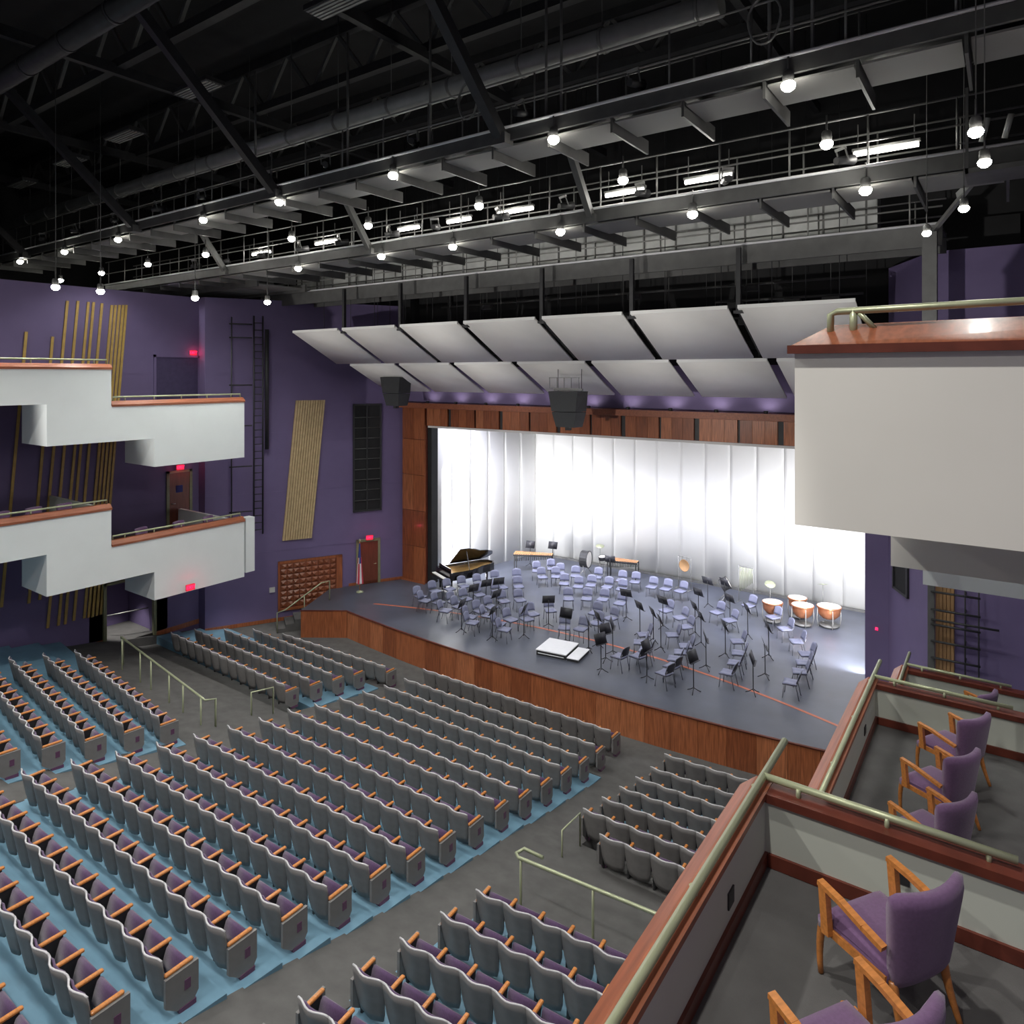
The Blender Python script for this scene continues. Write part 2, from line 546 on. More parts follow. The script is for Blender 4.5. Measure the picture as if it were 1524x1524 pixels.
nb = 14
for k in range(nb):
    a, b = -8.6 + 17.2 * k / nb, -8.6 + 17.2 * (k + 1) / nb
    shell_panel((a, 33), (b, 33), STZ, 10.4, 0.028 + 0.012 * (k % 2)).build('panel', M['shellwhite'], shell)
for k in range(6):
    f0, f1 = k / 6, (k + 1) / 6
    L0, L1 = Vector((-9.75, 25.7)), Vector((-8.6, 33))
    shell_panel(L0.lerp(L1, f0), L0.lerp(L1, f1), STZ, 10.4, 0.025).build('panel', M['shellwhite'], shell)
    L0, L1 = Vector((8.6, 33)), Vector((9.6, 25.7))
    shell_panel(L0.lerp(L1, f0), L0.lerp(L1, f1), STZ, 10.4, 0.025).build('panel', M['shellwhite'], shell)
MB().box(-8.5, 8.5, -0.2, -0.1, 0.0, 0.1).build('kick_rail', M['darkmetal'], shell)
st = MB()
st.box(-10.4, 10.4, 25.7, 33.6, 12.2, 12.4)
st.box(-10.4, -10.2, 25.6, 33.6, STZ, 12.4)
st.box(10.2, 10.4, 25.6, 33.6, STZ, 12.4)
st.box(-10.4, 10.4, 33.5, 33.7, STZ, 12.4)
struct(st.build('wall_stage', M['black']), 'black walls of the stage house behind the white shell')

# proscenium: wooden pilaster and header
pil = struct(MB().box(-11.25, -9.75, 25.15, 25.5, STZ, 9.85).build('trim_2', M['cherry_dark']), 'cherry wood pilaster left of the stage opening')
for r in range(5):
    z0 = STZ + r * 1.74
    for c in range(2):
        x0 = -11.25 + c * 0.74
        MB().box(x0 + 0.006, x0 + 0.734, 25.05, 25.16, z0 + 0.008, z0 + 1.73).build('panel', M[random.choice(WOODS)], pil)
MB().box(-9.75, -9.5, 25.25, 25.7, STZ, 9.85).build('black_return', M['black'], pil)
hd = struct(MB().box(-11.25, 10.1, 25.15, 25.45, 8.80, 9.88).build('trim_3', M['cherry_dark']), 'cherry wood header over the stage opening with dark slots')
MB().prism([(24.72, 9.66), (24.72, 9.90), (25.45, 9.92), (25.16, 9.62)], -11.25, 10.1, 'x').build('cornice', M['cherry_cap'], hd)
xk = -9.6
k = 0
while xk < 9.4:
    w = 0.20 if k % 2 == 0 else 0.09
    x1 = min(xk + 1.5, 9.5)
    n = 3
    pw = (x1 - w - xk) / n
    for i in range(n):
        MB().box(xk + i * pw + 0.005, xk + (i + 1) * pw - 0.005, 25.03, 25.16, 8.82, 9.64).build('board', M[random.choice(WOODS)], hd)
    MB().box(x1 - w, x1, 25.13, 25.16, 8.82, 9.64).build('slot', M['blackmetal'], hd)
    xk = x1
    k += 1
MB().box(-9.7, 9.6, 25.2, 25.35, 8.70, 8.80).build('edge_strip', M['shellwhite'], hd)

for k in range(11):
    x = -9.4 + 1.75 * k
    u_ = empty('uplight', (x, 24.86, 9.9), 0, 'small uplight on the header ledge, %s from the left, under the reflector panels' % ORD[k + 1], 'uplight', 'uplights on the header ledge')
    MB().lathe([(0, 0), (.07, 0), (.08, .10), (.065, .10), (.06, .06), (0, .06)], 10).build('housing', M['blackmetal'], u_)
    MB().lathe([(.06, .065), (0, .07)], 10).build('lens', M['tube'], u_)
    lamp('uplight_lamp', 'SPOT', (0, -.02, .12), 12, (1.0, .96, .92), (R(180 - 42), 0, 0), parent=u_, spot_size=R(140), spot_blend=.8, shadow_soft_size=.06)

# ------------------------------------------------------------------ left wall furnishings
strips = [((10.46, 12.82), (9.69, 3.02)), ((11.32, 12.68), (10.54, 2.93)), ((11.82, 14.06), (10.89, 2.97)), ((12.19, 14.09), (11.15, 1.85)), ((12.56, 14.08), (11.51, 1.84)),
          ((12.75, 14.09), (11.74, 1.82)), ((13.06, 14.07), (12.04, 1.87)), ((13.43, 14.03), (12.41, 1.86)), ((13.57, 14.04), (12.56, 1.84)), ((13.72, 14.06), (12.71, 1.82)),
          ((13.86, 14.07), (12.86, 1.83)), ((13.99, 14.08), (13.01, 1.83))]
for (y1, z1), (y0, z0) in strips:
    MB().hexa([(WL, y0 - .045, z0), (WL + .05, y0 - .045, z0), (WL + .05, y0 + .045, z0), (WL, y0 + .045, z0), (WL, y1 - .045, z1), (WL + .05, y1 - .045, z1), (WL + .05, y1 + .045, z1), (WL, y1 + .045, z1)]).build('strip', M['gold'], wall_left)


def leaning_panel(box_fn, s_top, s_bot, z0, z1, n, label, name, m):
    t = empty(name, (0, 0, 0), 0, label, 'wall panel')
    for k in range(n):
        def P(s, z, o):
            return box_fn(s, z, o)
        a0, a1 = s_bot[0] + (s_bot[1] - s_bot[0]) * (k + .06) / n, s_bot[0] + (s_bot[1] - s_bot[0]) * (k + .86) / n
        b0, b1 = s_top[0] + (s_top[1] - s_top[0]) * (k + .06) / n, s_top[0] + (s_top[1] - s_top[0]) * (k + .86) / n
        MB().hexa([P(a0, z0, .03), P(a1, z0, .03), P(a1, z0, .09), P(a0, z0, .09), P(b0, z1, .03), P(b1, z1, .03), P(b1, z1, .09), P(b0, z1, .09)]).build('slat', m, t)
    MB().hexa([box_fn(s_bot[0], z0, 0), box_fn(s_bot[1], z0, 0), box_fn(s_bot[1], z0, .03), box_fn(s_bot[0], z0, .03), box_fn(s_top[0], z1, 0), box_fn(s_top[1], z1, 0), box_fn(s_top[1], z1, .03), box_fn(s_top[0], z1, .03)]).build('backing', M['tan'], t)
    return t


leaning_panel(sp, (3.84, 5.19), (3.24, 4.57), 3.66, 10.07, 12, 'leaning gold slatted acoustic panel on the purple wall left of stage', 'acoustic_panel', M['goldpanel'])
leaning_panel(lambda a, z, o: (a, 22.4 - o, z), (11.58, 12.02), (11.58, 12.02), 2.9, 10.07, 5, 'tan slatted panel behind the lighting pipes on the right wall', 'acoustic_panel', M['tan'])

# louvred black lighting slots
w1 = struct(splay_box(MB(), 6.50, 7.90, 4.66, 9.85, 0.0, 0.02).build('window_1', M['black']), 'tall black louvred lighting slot left of the stage')
for a in ((6.50, 6.58, 4.66, 9.85), (7.82, 7.90, 4.66, 9.85), (6.5, 7.9, 4.66, 4.74), (6.5, 7.9, 9.77, 9.85), (7.15, 7.21, 4.7, 9.8)):
    splay_box(MB(), a[0], a[1], a[2], a[3], 0.0, 0.07).build('frame', M['blackmetal'], w1)
for k in range(9):
    z = 5.2 + k * 0.5
    MB().tube([sp(6.55, z, 0.05), sp(7.85, z, 0.05)], 0.02, 6).build('bar', M['darkmetal'], w1)
w2 = struct(right_box(MB(), 0.45, 1.55, 4.6, 9.85, 0.0, 0.02).build('window_2', M['black']), 'black lighting slot in the purple wall right of the stage')
for a in ((0.45, 0.53, 4.6, 9.85), (1.47, 1.55, 4.6, 9.85), (0.45, 1.55, 4.6, 4.68)):
    right_box(MB(), a[0], a[1], a[2], a[3], 0.0, 0.07).build('frame', M['blackmetal'], w2)

# wooden lattice screen by the stage steps
lat = empty('wood_screen', (0, 0, 0), 0, 'cherry wood lattice screen on the purple wall beside the stage steps', 'screen')
splay_box(MB(), 3.05, 5.98, 0.45, 2.72, 0.0, 0.04).build('backing', M['cherry_dark'], lat)
for s0, s1, z0, z1 in ((3.05, 3.15, .45, 2.72), (5.7, 5.98, .45, 2.72), (3.05, 5.98, 2.6, 2.72), (3.05, 5.98, .45, .57)):
    splay_box(MB(), s0, s1, z0, z1, 0.0, 0.08).build('frame', M['cherry'], lat)
for i in range(9):
    for j in range(8):
        s0 = 3.18 + i * 0.28
        z0 = 0.60 + j * 0.25
        mbt = MB()
        a = [sp(s0, z0, .04), sp(s0 + .26, z0, .04), sp(s0 + .26, z0 + .23, .04), sp(s0, z0 + .23, .04)]
        top = sp(s0 + .19 if (i + j) % 2 else s0 + .07, z0 + .11, .10)
        mbt.add(a + [top], [(0, 1, 4), (1, 2, 4), (2, 3, 4), (3, 0, 4)])
        mbt.build('tile', M['cherry_deep'], lat)

# stage side door, exit signs
EXIT_ME = None


def exit_sign(loc, rz, label, hang=False, s=1.0):
    global EXIT_ME
    t = empty('exit_sign', loc, rz, label, 'exit sign', 'red exit signs')
    t.scale = (s, s, s)
    MB().bbox(-.17, .17, .0, .07, -.11, .11, .01).build('housing', M['exit_face'], t)
    if EXIT_ME is None:
        c = bpy.data.curves.new('lettering', 'FONT')
        c.body = 'EXIT'
        c.size = 0.17
        c.extrude = 0.004
        c.align_x = 'CENTER'
        c.align_y = 'CENTER'
        c.materials.append(M['red_glow'])
        tmp = bpy.data.objects.new('lettering', c)
        col.objects.link(tmp)
        dg = bpy.context.evaluated_depsgraph_get()
        EXIT_ME = bpy.data.meshes.new_from_object(tmp.evaluated_get(dg))
        col.objects.unlink(tmp)
        bpy.data.objects.remove(tmp)
    o = link('lettering', EXIT_ME, t, (0, -0.006, 0))
    o.rotation_euler = (R(90), 0, 0)
    if hang:
        MB().tube([(0, .035, .11), (0, .035, .25)], .012, 6).build('stem', M['darkmetal'], t)
    lamp('exit_glow', 'POINT', (0, -0.12, 0), 4, (1, 0.03, 0.12), parent=t, shadow_soft_size=0.05)
    return t


ang_s = math.atan2(SD.y, SD.x)           # sign faces -y locally
p = sp(7.24, 3.43, 0.30)
exit_sign((p[0], p[1], p[2]), ang_s, 'red exit sign over the stage side door by the flag')
exit_sign((WL + 0.02, 16.85, 12.22), R(90), 'red exit sign above the dark upper balcony doorway')
exit_sign((WL + 0.10, 16.22, 7.28), R(90), 'red exit sign above the wooden lower balcony door')
exit_sign((-11.10, 13.98, 3.50), R(90), 'red exit sign on the lowest edge of the lower left balcony front')


def door_on_splay():
    d = struct(splay_box(MB(), 6.78, 7.72, STZ, 3.2, 0.0, 0.03).build('door_1', M['door']), 'red-brown stage side door behind the flag')
    for s0, s1, z0, z1 in ((6.66, 6.78, STZ, 3.32), (7.72, 7.84, STZ, 3.32), (6.66, 7.84, 3.2, 3.32)):
        splay_box(MB(), s0, s1, z0, z1, 0.0, 0.06).build('frame', M['olive'], d)
    MB().tube([sp(7.62, 2.1, .03), sp(7.62, 2.1, .09), sp(7.5, 2.1, .09)], .015, 6).build('handle', M['brass'], d)


door_on_splay()
d2 = struct(MB().box(WL, WL + 0.03, 15.76, 16.66, 4.7, 7.05).build('door_2', M['door']), 'red-brown door at the back of the lower left balcony')
for y0, y1, z0, z1 in ((15.64, 15.76, 4.7, 7.15), (16.66, 16.78, 4.7, 7.15), (15.64, 16.78, 7.05, 7.15)):
    MB().box(WL, WL + 0.06, y0, y1, z0, z1).build('frame', M['olive'], d2)
MB().tube([(WL + .03, 15.86, 5.75), (WL + .1, 15.86, 5.75), (WL + .1, 16.0, 5.75)], .015, 6).build('handle', M['greymetal'], d2)
MB().box(WL + .03, WL + .04, 16.05, 16.35, 6.2, 6.5).build('vision_panel', M['flag_blue'], d2)
d3 = struct(MB().box(WL, WL + 0.02, 15.2, 17.05, 9.4, 12.0).build('door_3', mat('dark_purple', (0.06, 0.045, 0.11), 0.8)), 'dark recessed doorway at the back of the upper left balcony')
for y0, y1, z0, z1 in ((15.1, 15.2, 9.4, 12.1), (17.05, 17.1, 9.4, 12.1), (15.1, 17.1, 12.0, 12.1)):
    MB().box(WL, WL + 0.05, y0, y1, z0, z1).build('frame', M['purple'], d3)
d4 = struct(MB().box(WL - 0.02, WL + .02, 8.4, 9.3, 8.6, 10.9).build('door_4', M['black']), 'dark doorway under the upper left balcony')
for y0, y1, z0, z1 in ((8.3, 8.4, 8.6, 11.0), (9.3, 9.4, 8.6, 11.0), (8.3, 9.4, 10.9, 11.0)):
    MB().box(WL, WL + 0.05, y0, y1, z0, z1).build('frame', M['purple'], d4)
# entrance opening under the balcony
d5 = struct(MB().box(WL - 2.4, WL - 2.3, 12.5, 15.8, 0.2, 3.2).build('door_5', M['purple']), 'lit entrance passage under the lower left balcony')
MB().box(WL - 2.3, WL, 12.6, 13.1, .2, 3.2).build('side', M['purple'], d5)
MB().box(WL - 2.3, WL, 15.2, 15.7, .2, 3.2).build('side', M['purple'], d5)
MB().box(WL - 2.3, WL, 12.6, 15.7, 3.0, 3.2).build('soffit', M['white'], d5)
MB().box(WL - 2.3, WL, 12.6, 15.7, .4, .5).build('threshold', M['carpet'], d5)
for y in (13.15, 15.13):
    MB().box(WL - .05, WL + .1, y - .06, y + .06, .4, 3.0).build('frame', M['olive'], d5)
MB().box(WL - .05, WL + .1, 13.1, 15.2, 2.9, 3.0).build('frame', M['olive'], d5)
MB().tube([(WL - 1.2, 13.2, 1.35), (WL - .4, 15.1, 1.45)], .025, 6).build('rail', M['greymetal'], d5)

tag(splay_box(MB(), 2.68, 2.92, 1.36, 1.58, 0.0, 0.06).build('wall_plate', M['plate']), 'small off-white plate on the purple wall beside the wood screen', 'wall plate')

# flag on its pole
fx, fy = -11.35, 22.35
flag = empty('flag_on_pole', (fx, fy, STZ), 0, 'furled red, white and blue flag on a pole at stage left', 'flag')
MB().lathe([(0, 0), (.17, 0), (.16, .05), (.05, .08), (.03, .1)], 14).build('base', M['brass'], flag)
MB().tube([(0, 0, .08), (0, 0, 2.35)], .016, 6).build('pole', M['oak'], flag)
MB().lathe([(0, 2.35), (.035, 2.37), (.045, 2.41), (.0, 2.5)], 8).build('finial', M['brass'], flag)


def drape(name, m, a0, a1, z0, z1):
    def fn(u, v):
        a = a0 + (a1 - a0) * u
        rr = 0.06 + 0.13 * (1 - v) * (0.8 + 0.35 * math.sin(5 * a)) if True else 0
        z = z0 + (z1 - z0) * v
        w = (2.3 - z) / 1.9
        rr = 0.03 + 0.14 * w * (0.85 + 0.3 * math.sin(4 * a))
        return (rr * math.cos(a), rr * math.sin(a), z)
    MB().grid(5, 8, fn).build(name, m, flag)


for k in range(8):
    a0 = k * PI / 4
    drape('stripe', M['flag_red'] if k % 2 == 0 else M['flag_white'], a0, a0 + PI / 4, .42, 1.35)
for k in range(6):
    a0 = k * PI / 3
    drape('stripe', M['flag_red'] if k in (0, 3) else (M['flag_white'] if k in (1, 4) else M['flag_blue']), a0, a0 + PI / 3, 1.35, 1.62)
drape('canton', M['flag_blue'], 0, 2 * PI, 1.62, 2.28)

# steps at stage left with their rail
steps = empty('stage_steps', (0, 0, 0), 0, 'dark carpeted steps up to the stage at its left end', 'steps')
for k in range(6):
    a, b = Vector((-12.75 + .2 * k, 18.85 + .32 * k)), Vector((-12.55 + .2 * k, 19.17 + .32 * k))
    n = Vector((-.85, .53))
    z = .16 + .165 * k
    q = [a, b, b + n * 1.0 + Vector((.0, 0)), a + n * 1.0]
    MB().hexa([(v.x, v.y, 0) for v in q] + [(v.x, v.y, z) for v in q]).build('step', M['carpet'], steps)


def rail_thing(name, pts, rad, posts, label, m='brass', cat='handrail', group=None):
    t = empty(name, pts[0], 0, label, cat, group)
    o = Vector(pts[0])
    MB().tube([Vector(p) - o for p in pts], rad, 8).build('rail', M[m], t)
    for a, b in posts:
        MB().tube([Vector(a) - o, Vector(b) - o], rad * .8, 6).build('post', M[m], t)
    return t


rail_thing('handrail', [(-12.72, 18.85, .05), (-12.72, 18.85, .9), (-12.5, 19.1, 1.0), (-11.75, 20.45, 1.98), (-11.5, 20.7, 2.05), (-11.5, 20.7, 1.2)], .026,
           [((-12.1, 19.8, .5), (-12.1, 19.8, 1.5))], 'brass handrail up the stage steps at far left')
# guard rails in front of the raised side blocks
rail_thing('handrail', [(-12.6, 12.3, .55), (-12.6, 12.3, 1.7), (-12.19, 12.04, 2.05), (-5.96, 11.35, 1.85), (-5.75, 11.33, 1.83), (-5.65, 11.6, 1.8), (-5.65, 11.6, .9)], .032,
           [((x, 12.04 - (x + 12.19) * .111, .55), (x, 12.04 - (x + 12.19) * .111, 2.05 - (x + 12.19) * .032)) for x in (-12.1, -10.5, -9.6, -8.2, -7.2, -6.0)],
           'long brass guard rail before the raised left seats')
rail_thing('handrail', [(5.94, 11.25, 2.0), (5.5, 11.25, 2.0), (5.45, 11.05, 2.0), (5.55, 10.98, 2.0), (8.3, 11.2, 2.0), (10.2, 11.35, 2.0)], .034,
           [((x, 10.98 + (x - 5.5) * .08, .6), (x, 10.98 + (x - 5.5) * .08, 2.0)) for x in (5.6, 7.1, 8.6, 10.1)], 'brass guard rail before the raised right seats')
rail_thing('handrail', [(-5.75, 12.85, .55), (-5.75, 12.85, 1.5), (-5.5, 13.45, 1.5), (-5.5, 13.45, .5)], .028, [], 'short brass rail at the left cross aisle corner')
rail_thing('handrail', [(5.3, 13.0, .55), (5.3, 13.0, 1.35), (5.32, 13.75, 1.35), (5.32, 13.75, .5)], .02, [], 'short brass rail at the right cross aisle corner')
tag(MB().bbox(-12.95, -12.35, 11.75, 12.15, .56, .82, .05).build('folded_cloth', M['jeans']), 'pale folded cloth lying by the end of the left guard rail', 'cloth')

# ladders on the left splay wall
lad = empty('wall_ladder', (0, 0, 0), 0, 'dark fixed ladder up the purple wall left of the stage', 'ladder')
for s in (2.0, 2.38):
    MB().tube([sp(s, 4.1, .18), sp(s, 13.9, .18)], .035, 6).build('rail', M['blackmetal'], lad)
for k in range(30):
    MB().tube([sp(2.0, 4.3 + k * .32, .18), sp(2.38, 4.3 + k * .32, .18)], .02, 5).build('rung', M['blackmetal'], lad)
for k in range(4):
    for s in (2.0, 2.38):
        MB().tube([sp(s, 4.8 + k * 2.9, 0), sp(s, 4.8 + k * 2.9, .18)], .02, 5).build('bracket', M['blackmetal'], lad)
boom = empty('lighting_boom', (0, 0, 0), 0, 'slim black pipe boom with side arms beside the wall ladder', 'lighting boom')
MB().tube([sp(1.05, 4.3, .35), sp(1.05, 13.8, .35)], .03, 6).build('pipe', M['blackmetal'], boom)
for z in (13.5, 12.9, 10.8, 9.0, 7.2, 5.2):
    MB().tube([sp(.95, z, .35), sp(1.9, z, .35)], .03, 6).build('arm', M['blackmetal'], boom)
    MB().tube([sp(1.05, z, 0), sp(1.05, z, .35)], .02, 5).build('bracket', M['blackmetal'], boom)
MB().tube([sp(2.55, 7.9, .2), sp(2.55, 13.3, .2)], .09, 8).build('cable_trunk', M['blackmetal'], boom)
boom2 = empty('lighting_boom', (0, 0, 0), 0, 'lighting ladder of dark horizontal pipes on the right purple wall', 'lighting boom')
MB().bar((11.5, 22.1, 1.6), (11.5, 22.1, 10.2), .16, .16).build('post', M['darkmetal'], boom2)
for x in (12.28, 12.58):
    MB().tube([(x, 21.95, 3.3), (x, 21.95, 9.8)], .018, 6).build('pipe', M['darkmetal'], boom2)
for k, z in enumerate((5.4, 4.92, 4.65, 4.52, 4.07, 3.62)):
    MB().tube([(11.5, 21.95, z), (12.62 + (.4 if k == 2 else 0), 21.95, z)], .03, 6).build('pipe', M['blackmetal'], boom2)
    MB().tube([(12.28, 22.4, z), (12.28, 21.95, z)], .02, 5).build('bracket', M['darkmetal'], boom2)
tag(MB().bbox(9.72, 9.80, 25.06, 25.10, 3.05, 3.13, .01).build('indicator_light', M['red_glow']), 'tiny red indicator light on the purple wall right of the stage', 'light')

# ------------------------------------------------------------------ balconies
def seg_rail(t, y0, y1, x, z, side, off=0.10, m='brass'):
    MB().tube([(x + off * side, y0 + .05, z - .14), (x + off * side, y0 + .05, z), (x + off * side, y1 - .05, z), (x + off * side, y1 - .05, z - .14)], .028, 8).build('rail', M[m], t)
    n = max(2, int((y1 - y0) / 1.5) + 1)
    for k in range(n):
        y = y0 + .25 + (y1 - y0 - .5) * k / (n - 1)
        MB().tube([(x + off * side, y, z - .14), (x + off * side, y, z)], .02, 6).build('bracket', M[m], t)


XB = -11.3


def left_balcony(label, dz, tilt):
    t = empty('box_balcony', (XB, 12, 5 + dz), 0, label, 'balcony', 'stepped balconies on the left wall')
    inv = Matrix.Translation((-XB, -12, -5 - dz))

    def put(mb, name, m):
        mb.v = [tuple(inv @ Vector(v)) for v in mb.v]
        return mb.build(name, M[m], t)
    r1, r2, ba, bb_, bc = 6.75 + dz, 5.50 + dz, 5.63 + dz, 4.31 + dz, 3.31 + dz
    put(MB().prism([(3.0, r1), (11.3, r1), (11.3, r2), (16.3, r2), (16.3, bc), (12.75, bc), (12.75, bb_), (9.37, bb_), (9.37, ba), (3.0, ba)], XB - .2, XB, 'x'), 'front_panel', 'white')
    put(MB().box(-13.2, XB - .2, 9.37, 9.52, bb_, ba + .2), 'riser', 'white')
    put(MB().box(-13.4, XB - .2, 12.75, 12.9, bc, bb_ + .2), 'riser', 'white')
    put(MB().box(-13.4, XB - .2, 16.15, 16.3, bc, r2), 'end_wall', 'white')
    put(MB().box(WL, -13.4, 16.15, 16.3, r2 - 1.0, r2), 'end_wall', 'white')
    put(MB().box(WL, XB - .2, 3.0, 9.37, ba, ba + .15), 'soffit', 'white')
    put(MB().box(-13.2, XB - .2, 9.5, 12.75, bb_, bb_ + .15), 'soffit', 'white')
    put(MB().box(-13.4, XB - .2, 12.9, 16.15, bc, bc + .15), 'soffit', 'white')
    put(MB().box(-13.2, -13.05, 9.5, 11.3, bb_, r1 - .95), 'inner_side', 'white')
    put(MB().box(-13.2, -13.05, 11.3, 12.75, bb_, r2 - .95), 'inner_side', 'white')
    put(MB().box(-13.4, -13.25, 12.9, 16.15, bc, r2 - .9), 'inner_side', 'white')
    put(MB().box(WL, XB - .2, 9.37, 11.3, r1 - 1.0, r1 - .9), 'soffit', 'white')
    put(MB().box(WL, XB - .2, 11.3, 16.15, r2 - 1.0, r2 - .9), 'soffit', 'white')
    put(MB().box(WL, XB - .2, 3.0, 11.3, r1 - .9, r1 - .75), 'deck', 'carpet')
    put(MB().box(WL, XB - .2, 11.3, 16.15, r2 - .9, r2 - .75), 'deck', 'carpet')
    put(MB().box(WL, XB - .2, 11.2, 11.32, r2 - .8, r1), 'divider', 'boxwall')
    for y0, y1, z in ((3.0, 11.32, r1), (11.32, 16.32, r2)):
        put(MB().prism([(XB + .03, z - .02), (XB + .03, z + .05), (XB - .12, z + .17), (XB - .28, z + .17), (XB - .28, z - .02)], y0, y1, 'y'), 'wood_cap', 'cherry_cap')
        sub = MB()
        xr = XB - .16
        sub.tube([(xr, y0 + .1, z + .17), (xr, y0 + .1, z + .30), (xr, y1 - .1, z + .30), (xr, y1 - .1, z + .17)], .03, 8)
        put(sub, 'rail', 'brass')
        for k in range(5):
            y = y0 + .5 + (y1 - y0 - 1) * k / 4
            put(MB().tube([(xr, y, z + .17), (xr, y, z + .3)], .022, 6), 'bracket', 'brass')
    return t


left_balcony('lower stepped white balcony on the left purple wall', 0.0, 0)
left_balcony('upper stepped white balcony on the left purple wall', 4.70, 0)
tag(MB().box(XB - .35, XB + .02, 16.36, 16.75, 3.45, 5.6).build('balcony_pier', M['white']), 'narrow white pier closing the stage end of the lower left balcony', 'pier')

# right boxes, lower tier
XR = 11.44


def right_box_unit(y0, y1, zfl, label, rail_z, div=True, outlets=()):
    t = empty('box_balcony', (XR, y1, zfl), 0, label, 'balcony')
    inv = Matrix.Translation((-XR, -y1, -zfl))

    def put(mb, name, m):
        mb.v = [tuple(inv @ Vector(v)) for v in mb.v]
        return mb.build(name, M[m], t)
    zc = rail_z - .20
    put(MB().box(XR - .02, XR + .10, y0, y1 - .1, zfl - .9, zc + .09), 'parapet', 'boxwall')
    put(MB().prism([(XR - .16, zc - .06), (XR - .16, zc + .02), (XR - .02, zc + .14), (XR + .12, zc + .14), (XR + .12, zc + .09), (XR - .0, zc + .0)], y0, y1 + .05, 'y'), 'wood_cap', 'cherry_cap')
    put(MB().box(XR - .2, 15.9, y0, y1, zfl - .25, zfl - .005), 'deck', 'carpet')
    put(MB().box(XR + .10, XR + .125, y0, y1 - .1, zfl, zfl + .11), 'baseboard', 'cherry_dark')
    xr = XR + .06
    put(MB().tube([(xr, y0, rail_z), (xr, y1 + .75 * (1 if div else 0) * .9, rail_z)], .032, 8), 'rail', 'brass')
    n = int((y1 - y0) / 1.4) + 1
    for k in range(n):
        y = y1 - .2 - k * 1.4
        if y > y0:
            put(MB().tube([(xr, y, zc + .1), (xr - .03, y, rail_z)], .022, 6), 'bracket', 'brass')
    if div:
        put(MB().box(XR + .10, 15.9, y1 - .12, y1, zfl - 1.3, rail_z - .16), 'divider', 'boxwall')
        put(MB().box(XR + .08, 15.9, y1 - .16, y1 + .05, rail_z - .14, rail_z - .07), 'divider_cap', 'cherry_dark')
        put(MB().box(XR + .13, 15.9, y1 - .145, y1 - .12, zfl, zfl + .11), 'baseboard', 'cherry_dark')
        put(MB().tube([(xr, y1 - .02, rail_z), (XR + 1.82, y1 - .05, rail_z)], .030, 8), 'rail', 'brass')
        for x in (XR + .35, XR + 1.0, XR + 1.65):
            put(MB().tube([(x, y1 - .05, rail_z - .1), (x, y1 - .05, rail_z)], .02, 6), 'bracket', 'brass')
    for (x, y, z, ax) in outlets:
        if ax == 'x':
            put(MB().box(x, x + .012, y - .06, y + .06, z - .06, z + .06), 'outlet_plate', 'blackmetal')
        else:
            put(MB().box(x - .05, x + .05, y - .012, y, z - .04, z + .04), 'outlet_plate', 'blackmetal')
    return t


right_box_unit(-3.0, 6.12, 7.15, 'nearest carpeted balcony box with two armchairs on the right', 7.83, True, [(XR + .10, 5.1, 7.42, 'x'), (12.55, 6.0, 7.45, 'y')])
right_box_unit(6.12, 12.1, 5.90, 'middle balcony box one step down with three purple armchairs', 6.58, True, [(XR + .10, 8.9, 6.2, 'x'), (XR + .10, 11.0, 6.2, 'x')])
right_box_unit(12.1, 16.3, 4.65, 'farthest balcony box on the right nearest the stage', 5.35, True)
tag(MB().box(13.42, 13.47, 11.7, 11.78, 5.9, 9.2).build('door_post', M['greymetal']), 'slim grey metal upright at the back of the middle box', 'post')
# upper right tier, seen from its back end
ur = empty('box_balcony', (11.54, 7, 10), 0, 'large cream upper balcony box end with cherry cap on the right', 'balcony')


def putu(mb, name, m):
    mb.v = [(v[0] - 11.54, v[1] - 7, v[2] - 10) for v in mb.v]
    return mb.build(name, M[m], ur)


putu(MB().box(11.54, 15.9, 7.0, 7.2, 9.82, 11.46), 'end_wall', 'warmwhite')
putu(MB().box(11.54, 11.74, 7.2, 12.0, 9.82, 11.46), 'front_panel', 'warmwhite')
putu(MB().box(11.74, 15.9, 7.2, 12.0, 9.82, 9.95), 'soffit', 'warmwhite')
putu(MB().hexa([(11.50, 6.94, 11.46), (15.9, 6.94, 11.46), (15.9, 7.5, 11.46), (11.50, 7.5, 11.46), (11.50, 6.94, 11.52), (15.9, 6.94, 11.52), (15.9, 7.45, 11.78), (11.78, 7.45, 11.74)]), 'wood_cap', 'cherry_cap')
putu(MB().box(11.49, 15.9, 6.92, 6.99, 11.45, 11.53), 'cap_edge', 'cherry_dark')
putu(MB().hexa([(11.50, 7.5, 11.46), (11.9, 7.5, 11.46), (11.9, 12, 11.46), (11.5, 12, 11.46), (11.5, 7.45, 11.52), (11.9, 7.45, 11.7), (11.9, 12, 11.7), (11.5, 12, 11.52)]), 'wood_cap', 'cherry_cap')
putu(MB().tube([(11.80, 7.3, 11.62), (11.80, 7.3, 11.83), (11.86, 7.3, 11.86), (15.9, 7.3, 11.90)], .034, 10), 'rail', 'brass')
putu(MB().tube([(12.0, 7.32, 11.6), (12.0, 7.3, 11.87)], .035, 8), 'bracket', 'brass')
putu(MB().tube([(12.05, 7.3, 11.84), (12.2, 7.36, 11.66)], .025, 6), 'bracket', 'brass')
putu(MB().tube([(14.4, 7.32, 11.6), (14.4, 7.3, 11.88)], .03, 8), 'bracket', 'brass')
putu(MB().box(11.52, 15.9, 14.7, 14.9, 7.75, 9.95), 'lower_riser', 'white')
putu(MB().box(11.52, 11.72, 14.9, 16.3, 7.75, 9.95), 'front_panel', 'white')
putu(MB().box(12.05, 15.9, 9.5, 9.7, 8.95, 9.85), 'middle_riser', 'warmwhite')
putu(MB().box(11.80, 15.5, 16.3, 16.5, 7.02, 8.0), 'far_riser', 'white')

